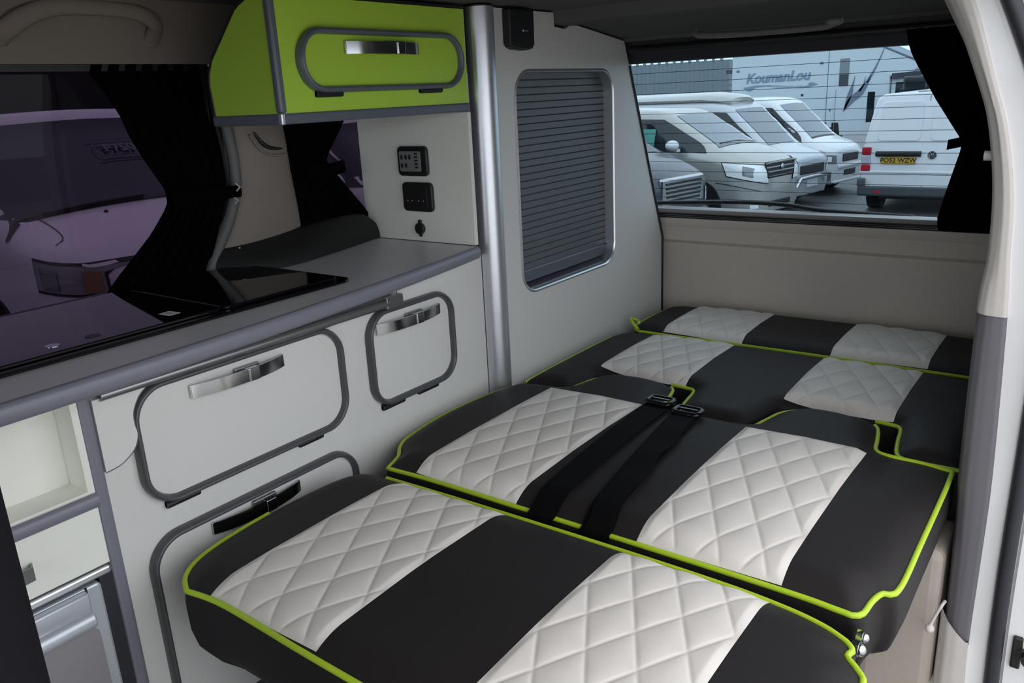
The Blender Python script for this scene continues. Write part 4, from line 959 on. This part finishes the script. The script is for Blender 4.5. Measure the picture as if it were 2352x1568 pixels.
# --- white panel van seen from behind
v = thing('panel_van', 'white panel van seen from behind at the right of the rear window', 'van', (-2.62, 15.0, gz(0, 15)), 'vehicles parked behind the van')
SEC = catmull([(0.92, 0.30), (0.945, 0.42), (0.955, 0.75), (0.945, 1.00), (0.92, 1.20), (0.80, 1.82), (0.74, 1.93), (0.60, 1.975), (0.0, 1.995)], 5)
full = SEC + [(-x, z) for x, z in SEC[-2::-1]]
bm = NB(); rings = []
for y, k in ((0.0, 0.93), (0.015, 0.965), (0.05, 0.99), (0.12, 1.0), (3.4, 1.0)): rings.append([bm.verts.new((x * k, y + max(0, z - 1.1) * 0.16, 1.1 + (z - 1.1) * (0.5 + 0.5 * k))) for x, z in full])
for k in range(4):
    for i in range(len(full)): bm.faces.new((rings[k][i], rings[k][(i + 1) % len(full)], rings[k + 1][(i + 1) % len(full)], rings[k + 1][i]))
bm.faces.new(rings[0][::-1]); bm.faces.new(rings[-1])
for r0 in (rings[-1],):
    nx = [bm.verts.new((q.co.x * 0.9, 4.3, 0.3 + (q.co.z - 0.3) * 0.55)) for q in r0]
    for i in range(len(nx)): bm.faces.new((r0[i], r0[(i + 1) % len(nx)], nx[(i + 1) % len(nx)], nx[i]))
    bm.faces.new(nx)
obj('body', bm, M['carwhite'], v, smooth=45, local=True)
def vy(z): return max(0, z - 1.1) * 0.16
def vstrip(bm, x0, x1, z0, z1, o=-0.006, t=0.012):
    vs = [bm.verts.new((x, vy(z) + o + d, z)) for x in (x0, x1) for z in (z0, z1) for d in (0, t)]
    for f in ((0, 1, 3, 2), (4, 6, 7, 5), (0, 4, 5, 1), (2, 3, 7, 6), (0, 2, 6, 4), (1, 5, 7, 3)): bm.faces.new([vs[i] for i in f])
bm = NB(); vstrip(bm, 0.035, 0.047, 0.46, 1.93, -0.002, 0.004); obj('door_gap', bm, mat('door_gap_grey', (0.20, 0.22, 0.25, 1), 0.5), v, local=True)
for a, b in ((-0.70, -0.04), (0.12, 0.70)):
    bm = NB()
    P = [(x, z) for x, z in rrect(a, b, 1.22, 1.84, 0.07, 5)]
    P = [(x * (1 - 0.10 * (z - 1.2)), z) for x, z in P]
    vs = [bm.verts.new((x, vy(z) - 0.014, z)) for x, z in P]; vo = [bm.verts.new((x * 1.03, vy(z) + 0.004, 1.53 + (z - 1.53) * 1.04)) for x, z in P]
    bm.faces.new(vs[::-1])
    for i in range(len(vs)): bm.faces.new((vs[i], vs[(i + 1) % len(vs)], vo[(i + 1) % len(vs)], vo[i]))
    obj('window_blank', bm, M['carwhite'], v, local=True)
for sd in (-1, 1):
    tl = thing('tail_lamp', None, None); tl.parent = v
    for z0, z1, mm, nm in ((0.985, 1.115, 'redlamp', 'brake_lens'), (0.83, 0.98, 'amber', 'indicator_lens'), (0.70, 0.825, 'redlamp', 'fog_lens')):
        bm = NB(); lbox(bm, (sd * 0.855, 0.03, (z0 + z1) / 2), (0.15, 0.10, z1 - z0)); obj(nm, bm, M[mm] if nm != 'indicator_lens' else M['fridge'], tl, local=True, bevel=0.015)
bm = NB(); tube(bm, [(-0.70, -0.02, 1.005), (0.0, -0.02, 1.005)], 0.045, 10); obj('lamp_bar', bm, M['blackp'], v, smooth=60, local=True)
bm = NB(); lbox(bm, (-0.345, -0.012, 0.895), (0.54, 0.012, 0.115)); npl = obj('number_plate', bm, M['plateyellow'], v, local=True, bevel=0.004)
text('plate_lettering', 'PO52 WZW', 0.105, M['blackp'], npl, Matrix.Translation((-0.345, -0.0195, 0.895)) @ Matrix.Rotation(PI / 2, 4, 'X'), 0.001, bold=0.002)
v_loc = v.location.copy()
bm = NB(); cyl(bm, (0.165, -0.002, 0.985), 0.070, 0.01, 'y', 28); bd = obj('badge', bm, M['cardark'], v, local=True)
bm = NB()
for p in ([(-0.035, 0.05), (-0.008, 0.0), (0.008, 0.0), (0.035, 0.05)], [(-0.056, 0.02), (-0.03, -0.052), (0.0, -0.012), (0.03, -0.052), (0.056, 0.02)]):
    tube(bm, [(0.165 + a, -0.009, 0.985 + b) for a, b in p], 0.006, 6)
tube(bm, [(0.165 + 0.064 * math.cos(k * PI / 14), -0.008, 0.985 + 0.064 * math.sin(k * PI / 14)) for k in range(28)], 0.006, 6, closed=True); obj('emblem', bm, M['chrome'], bd, local=True)
bm = NB(); prism(bm, rrect(-0.95, 0.95, 0.30, 0.465, 0.03), 'y', -0.09, 0.15); bp = obj('bumper', bm, mat('grey_bumper', (0.05, 0.06, 0.07, 1), 0.5), v, local=True, bevel=0.02)
bm = NB(); lbox(bm, (-0.90, -0.0, 0.53), (0.12, 0.2, 0.14)); lbox(bm, (0.90, -0.0, 0.53), (0.12, 0.2, 0.14)); obj('bumper_end', bm, mat('grey_bumper_end', (0.07, 0.08, 0.095, 1), 0.5), bp, local=True, bevel=0.02)
bm = NB(); lbox(bm, (-0.62, -0.092, 0.375), (0.11, 0.01, 0.045)); obj('reflector', bm, M['redlamp'], bp, local=True)
bm = NB(); lbox(bm, (0, 0.10, 1.19), (1.84, 0.18, 0.02)); lbox(bm, (0, 0.03, 0.70), (1.88, 0.10, 0.035)); obj('body_crease', bm, M['carwhite'], v, local=True, bevel=0.009)
for x in (-0.80, 0.80):
    bm = NB(); cyl(bm, (x, 0.75, 0.33), 0.33, 0.22, 'x', 28); obj('wheel', bm, M['tyre'], v, smooth=40, local=True)
bm = NB(); lbox(bm, (0.0, 1.2, 0.26), (1.4, 1.6, 0.12)); obj('underside', bm, M['blackp'], v, local=True)
bm = NB(); lbox(bm, (0.2, 0.25, 1.985), (0.75, 0.12, 0.03)); obj('brake_light_hood', bm, M['cardark'], v, local=True, bevel=0.01)

# --- motorhome across the back
mh = thing('motorhome', 'tall white motorhome with blue lettering and antelope graphic behind the minivans', 'motorhome', (-8.0, 26.0, gz(0, 26)), 'vehicles parked behind the van')
bm = NB(); side = [(-2.25, 0.62), (0.2, 0.62), (0.25, 0.98), (1.10, 0.98), (1.15, 0.62), (2.45, 0.62), (2.45, 2.25), (3.05, 2.33), (3.20, 2.50), (3.12, 2.62), (2.05, 3.12), (1.7, 3.16), (-2.15, 3.16), (-2.25, 3.08)]
prism(bm, side, 'y', 0.0, 2.2); obj('body', bm, M['motorhome'], mh, local=True, bevel=0.03)
bm = NB(); prism(bm, [(2.05, 3.125), (3.14, 2.615), (3.16, 2.65), (2.06, 3.165)], 'y', -0.02, 2.2); obj('roof_trim', bm, M['mhgraphic'], mh, local=True)
bm = NB(); prism(bm, [(2.46, 0.45), (4.3, 0.5), (4.35, 1.0), (4.15, 1.15), (3.35, 1.35), (2.95, 2.24), (2.46, 2.24)], 'y', 0.1, 2.1); obj('cab', bm, M['motorhome'], mh, local=True, bevel=0.05)
bm = NB(); prism(bm, [(2.60, 1.38), (3.2, 1.38), (2.88, 2.08), (2.60, 2.08)], 'y', 0.085, 0.1); obj('cab_window', bm, M['cardarkglass'], mh, local=True)
bm = NB(); prism(bm, [(2.50, 2.17), (3.28, 2.22), (3.28, 2.36), (2.50, 2.32)], 'y', -0.03, 0.1); obj('cab_visor', bm, M['cardark'], mh, local=True)
bm = NB(); lbox(bm, (3.02, -0.10, 1.72), (0.5, 0.2, 0.42)); obj('cab_mirror', bm, M['cardarkglass'], mh, local=True, bevel=0.04)
bm = NB(); lbox(bm, (1.18, -0.004, 2.42), (0.27, 0.02, 0.78)); obj('window', bm, M['carglass'], mh, local=True, bevel=0.008)
bm = NB(); lbox(bm, (1.18, -0.016, 2.21), (0.25, 0.01, 0.30)); obj('window_dark', bm, M['cardarkglass'], mh, local=True)
bm = NB(); lbox(bm, (1.98, -0.004, 1.42), (0.20, 0.02, 0.85)); obj('window', bm, M['cardarkglass'], mh, local=True, bevel=0.008)
bm = NB(); lbox(bm, (0.72, -0.003, 1.9), (0.02, 0.01, 2.5)); lbox(bm, (0.98, -0.003, 1.3), (0.012, 0.01, 1.3)); obj('panel_joint', bm, M['shed'], mh, local=True)
bm = NB(); lbox(bm, (0.84, -0.006, 1.25), (0.15, 0.012, 0.78)); obj('locker_flap', bm, M['motorhome'], mh, local=True, bevel=0.004)
bm = NB(); lbox(bm, (0.84, -0.014, 1.36), (0.05, 0.01, 0.08)); obj('lock', bm, M['mhgraphic'], mh, local=True)
bm = NB(); lbox(bm, (0.66, 0.3, 0.66), (0.9, 0.5, 0.62)); obj('wheel_recess', bm, M['blackp'], mh, local=True)
bm = NB(); lbox(bm, (-2.35, 0.1, 2.62), (0.22, 0.12, 0.12)); obj('rear_lamp_pod', bm, M['cardark'], mh, local=True)
bm = NB(); lbox(bm, (-2.34, 0.1, 2.22), (0.18, 0.1, 0.07)); obj('rear_handle', bm, M['mhgraphic'], mh, local=True)
for x, z in ((-2.05, 2.62), (0.52, 2.72)):
    bm = NB(); ball(bm, (x, -0.01, z), 0.06, (1.0, 0.3, 0.6)); obj('marker_lamp', bm, M['mhgraphic'], mh, smooth=60, local=True)
rx = Matrix.Rotation(PI / 2, 4, 'X')
o = text('lettering', 'KoumanLou', 0.40, M['mhletter'], mh, Matrix(), 0.003, 0.25, 0.016)
o.matrix_local = Matrix.Translation((-0.80, -0.006, 2.38)) @ Matrix.Rotation(math.radians(-1.0), 4, 'Y') @ rx
bm = NB()
def swoosh(bm, pts, y=-0.012, ws=None):
    P = catmull(pts, 8); n = len(P); a = []; b = []
    for i, (x, z, wd) in enumerate(P):
        q = P[min(n - 1, i + 1)]; r = P[max(0, i - 1)]; dx, dz = q[0] - r[0], q[1] - r[1]; L = math.hypot(dx, dz) or 1
        a.append(bm.verts.new((x - dz / L * wd, y, z + dx / L * wd))); b.append(bm.verts.new((x + dz / L * wd, y, z - dx / L * wd)))
    for i in range(n - 1): bm.faces.new((a[i], a[i + 1], b[i + 1], b[i]))
swoosh(bm, [(-1.87, 2.12, 0.0), (-1.67, 2.07, 0.07), (-1.42, 2.14, 0.03), (-0.92, 2.14, 0.012), (-0.42, 2.10, 0.008), (-0.02, 2.10, 0.006)])
swoosh(bm, [(-1.12, 2.14, 0.004), (-0.72, 2.09, 0.008), (-0.32, 2.06, 0.012), (0.13, 2.07, 0.03), (0.24, 2.13, 0.06), (0.46, 2.12, 0.0)])
obj('swoosh', bm, M['mhletter'], mh, local=True)
bm = NB()
swoosh(bm, [(1.22, 1.30, 0.0), (1.30, 1.44, 0.05), (1.44, 1.64, 0.09), (1.67, 1.84, 0.09), (1.84, 2.12, 0.05), (2.02, 2.47, 0.025), (2.20, 2.92, 0.012), (2.26, 3.22, 0.003)])
swoosh(bm, [(1.24, 1.32, 0.0), (1.32, 1.57, 0.05), (1.39, 1.82, 0.06), (1.44, 2.04, 0.03), (1.50, 2.32, 0.004)])
swoosh(bm, [(1.64, 1.87, 0.03), (1.75, 2.06, 0.02), (1.78, 2.27, 0.003)])
swoosh(bm, [(1.84, 2.10, 0.02), (1.91, 2.24, 0.01), (1.92, 2.37, 0.002)])
obj('antelope_graphic', bm, M['mhgraphic'], mh, local=True)

# dark truck cab behind the panel van
tk = thing('truck', 'dark vehicle nose with pale lamp showing above the panel van roof', 'truck', (-4.35, 22.5, gz(0, 22)))
bm = NB(); prism(bm, [(-0.55, 0.4), (1.6, 0.4), (1.6, 2.25), (0.2, 2.2), (0.05, 1.78), (-0.55, 1.74)], 'y', 0, 2.0); obj('cab', bm, mat('grey_truck_cab', (0.10, 0.12, 0.15, 1), 0.4), tk, local=True, bevel=0.06)
bm = NB(); lbox(bm, (0.15, -0.05, 2.05), (0.55, 0.15, 0.36)); obj('mirror', bm, M['cardarkglass'], tk, local=True, bevel=0.05)
bm = NB(); lbox(bm, (0.62, -0.06, 2.02), (0.40, 0.06, 0.10)); obj('lamp', bm, M['white'], tk, local=True, bevel=0.03)

# grey sheeted shed far left
sh = thing('shed', 'grey corrugated shed behind the silver people carrier', 'building', (-21.0, 40.0, gz(0, 40)))
bm = NB(); pts = []
n = 90
for k in range(n + 1): pts.append((-6.0 + 11.1 * k / n, 0.0 + (0.06 if k % 2 else 0.0)))
prism(bm, pts + [(5.1, 6.0), (-6.0, 6.0)], 'z', 0, 3.40); obj('wall', bm, M['shed'], sh, local=True)
bm = NB()
for k in range(24): lbox(bm, (-5.0 + 0.42 * k, 0.05, 3.44), (0.12, 0.1, 0.12))
tag(obj('ridge_clips', bm, M['shed'], sh, local=True), kind='stuff')

# ------------------------------------------------------------------ beyond the left windows
ST_WV = [(-2.3, 0.40, 0.95, 1.15, 0.68, 0.6), (-2.26, 0.34, 1.0, 1.7, 0.80, 0.66), (-2.1, 0.30, 1.03, 1.60, 0.845, 0.70), (-1.2, 0.27, 1.03, 1.62, 0.85, 0.72), (0.0, 0.26, 1.02, 1.625, 0.86, 0.73),
          (0.95, 0.26, 1.02, 1.645, 0.86, 0.72), (1.22, 0.26, 1.00, 1.49, 0.86, 0.71), (1.70, 0.26, 1.00, 1.16, 0.86, 0.74), (1.78, 0.26, 0.99, 1.115, 0.86, 0.76), (2.02, 0.25, 0.965, 1.04, 0.845, 0.74), (2.14, 0.24, 0.935, 0.995, 0.815, 0.70),
          (2.24, 0.24, 0.88, 0.93, 0.74, 0.60), (2.28, 0.25, 0.83, 0.88, 0.60, 0.46), (2.30, 0.27, 0.78, 0.84, 0.34, 0.25)]
def white_van(label, ny, rot):
    c = Car('minivan', label, ST_WV, (-4.05 - 2.3 * math.cos(rot), ny - 2.3 * math.sin(rot), gz(0, ny)), rot, 'white minivans parked beside the van')
    c.body(M['carwhite'])
    c.across('windscreen', M['vandark'], 7.72, 5.6, 0.475, 0.64, 0.008, (28, 14))
    c.across('scuttle', M['blackp'], 8.0, 7.72, 0.465, 0.475)
    for sd in (1, -1):
        c.patch('side_window', M['cardarkglass'], [(2.4, 1.12), (7.0, 1.10), (5.6, 1.46), (2.4, 1.50)], sd)
        c.patch('headlamp_gap', M['rubber'], [(9.1, 0.765), (12.0, 0.725), (11.9, 0.885), (9.0, 0.94)], sd, 0.006, (14, 6))
        hl = c.patch('headlamp', M['fridgepanel'], [(9.2, 0.78), (11.9, 0.74), (11.8, 0.87), (9.1, 0.925)], sd, 0.012, (14, 6))
        c.patch('bulb', M['lampin'], [(9.5, 0.79), (10.3, 0.78), (10.25, 0.875), (9.45, 0.895)], sd, 0.02, (6, 5), hl)
        c.patch('indicator', M['amber'], [(11.2, 0.755), (11.8, 0.75), (11.7, 0.855), (11.1, 0.865)], sd, 0.018, (6, 5), hl)
        bm = NB()
        pts = [c.S(q, h, sd) + c.Nrm(q, h, sd) * 0.001 for q, h in ((8.0, 0.60), (8.4, 0.60), (8.8, 0.59), (9.1, 0.575), (9.35, 0.555), (9.5, 0.53))]
        tube(bm, catmull([tuple(p) for p in pts], 5), 0.004, 6); obj('bonnet_gap', bm, M['rim'], c.root, local=True)
        bm = NB(); ball(bm, (1.5, sd * 0.98, 1.14), 0.10, (0.7, 1.1, 1.0)); obj('door_mirror', bm, M['carwhite'], c.root, smooth=50, local=True)
    bm = NB(); lbox(bm, (2.27, 0, 0.81), (0.07, 0.85, 0.11)); obj('grille', bm, M['blackp'], c.root, local=True, bevel=0.02)
    bm = NB(); lbox(bm, (2.28, 0, 0.42), (0.07, 1.1, 0.14)); obj('lower_intake', bm, M['blackp'], c.root, local=True, bevel=0.02)
    bm = NB()
    pts = [c.S(q, h, s) + c.Nrm(q, h, s) * 0.02 for q, h, s in ((7.9, 0.62, -1), (7.75, 0.75, -1), (7.65, 0.88, -1), (7.6, 0.97, -1))]
    tube(bm, [tuple(p) for p in pts], 0.009, 6); obj('wiper', bm, M['blackp'], c.root, local=True)
    bm = NB(); p = c.S(8.3, 0.80, -1); ball(bm, p, 0.012); obj('washer_jet', bm, M['blackp'], c.root, local=True)
    c.wheels((1.42, -1.3), 0.31, 0.855)
    return c
wv = white_van('white minivan facing the left window beyond the hob, pale lettering on its windscreen', 2.63, 0.0)
bm = NB()
wv.patch('screen_label', M['lcdgrey'], [(7.62, 1.19), (7.54, 1.19), (7.52, 1.205), (7.6, 1.205)], -1, 0.012, (3, 3))
def on_screen(q, h, sd): return wv.S(q, h, sd) + wv.Nrm(q, h, sd) * 0.012
ctr = on_screen(6.32, 0.965, 1); nn = wv.Nrm(6.32, 0.93, 1)
tx = Vector((0, 1, 0)); tx = (tx - nn * tx.dot(nn)).normalized(); ty = nn.cross(tx)
fr_ = Matrix(((tx.x, ty.x, nn.x, 0), (tx.y, ty.y, nn.y, 0), (tx.z, ty.z, nn.z, 0), (0, 0, 0, 1)))
M['glasstext'] = mat('pale_screen_lettering', (0.16, 0.19, 0.21, 1), 0.5)
o = text('screen_lettering', 'P750', 0.10, M['glasstext'], wv.root, Matrix(), 0.001, 0, 0.001)
o.matrix_local = Matrix.Translation(ctr + nn * 0.012) @ fr_
bm = NB()
loop = [ctr + nn * 0.012 + tx * a + ty * b for a, b in rrect(-0.155, 0.155, -0.065, 0.058, 0.035, 4)]
tube(bm, [tuple(p) for p in loop], 0.0025, 5, closed=True)
for b, a0, a1 in ((0.10, -0.155, 0.12), (-0.09, -0.16, 0.22)): tube(bm, [tuple(ctr + nn * 0.012 + tx * a0 + ty * b), tuple(ctr + nn * 0.012 + tx * a1 + ty * b)], 0.003, 5)
obj('lettering_frame', bm, M['glasstext'], wv.root, local=True)
wv2 = white_van('white minivan glimpsed past the rear left curtain under the lime locker', 5.25, 0.0)
dw = thing('boundary_wall', 'dark boarded wall above the white minivan beyond the left window', 'wall', (-9.6, 3.0, -0.5))
bm = NB()
for k in range(40): lbox(bm, (0, -9.0 + 0.4 * k, 1.25), (0.06 + 0.02 * (k % 2), 0.396, 2.5))
obj('boards', bm, M['darkwall'], dw, local=True)

# unseen pale slab added on the sliding door side to bounce light inside
bm = NB(); box(bm, (0.6, -12.0, gz(0, 0) - 0.02), (14.0, 9.0, gz(0, 0) + 0.03)); tag(obj('bounce_slab', bm, mat('pale_bounce_surface', (0.42, 0.41, 0.39, 1), 0.8, nscale=4, nvar=0.12)), kind='structure')
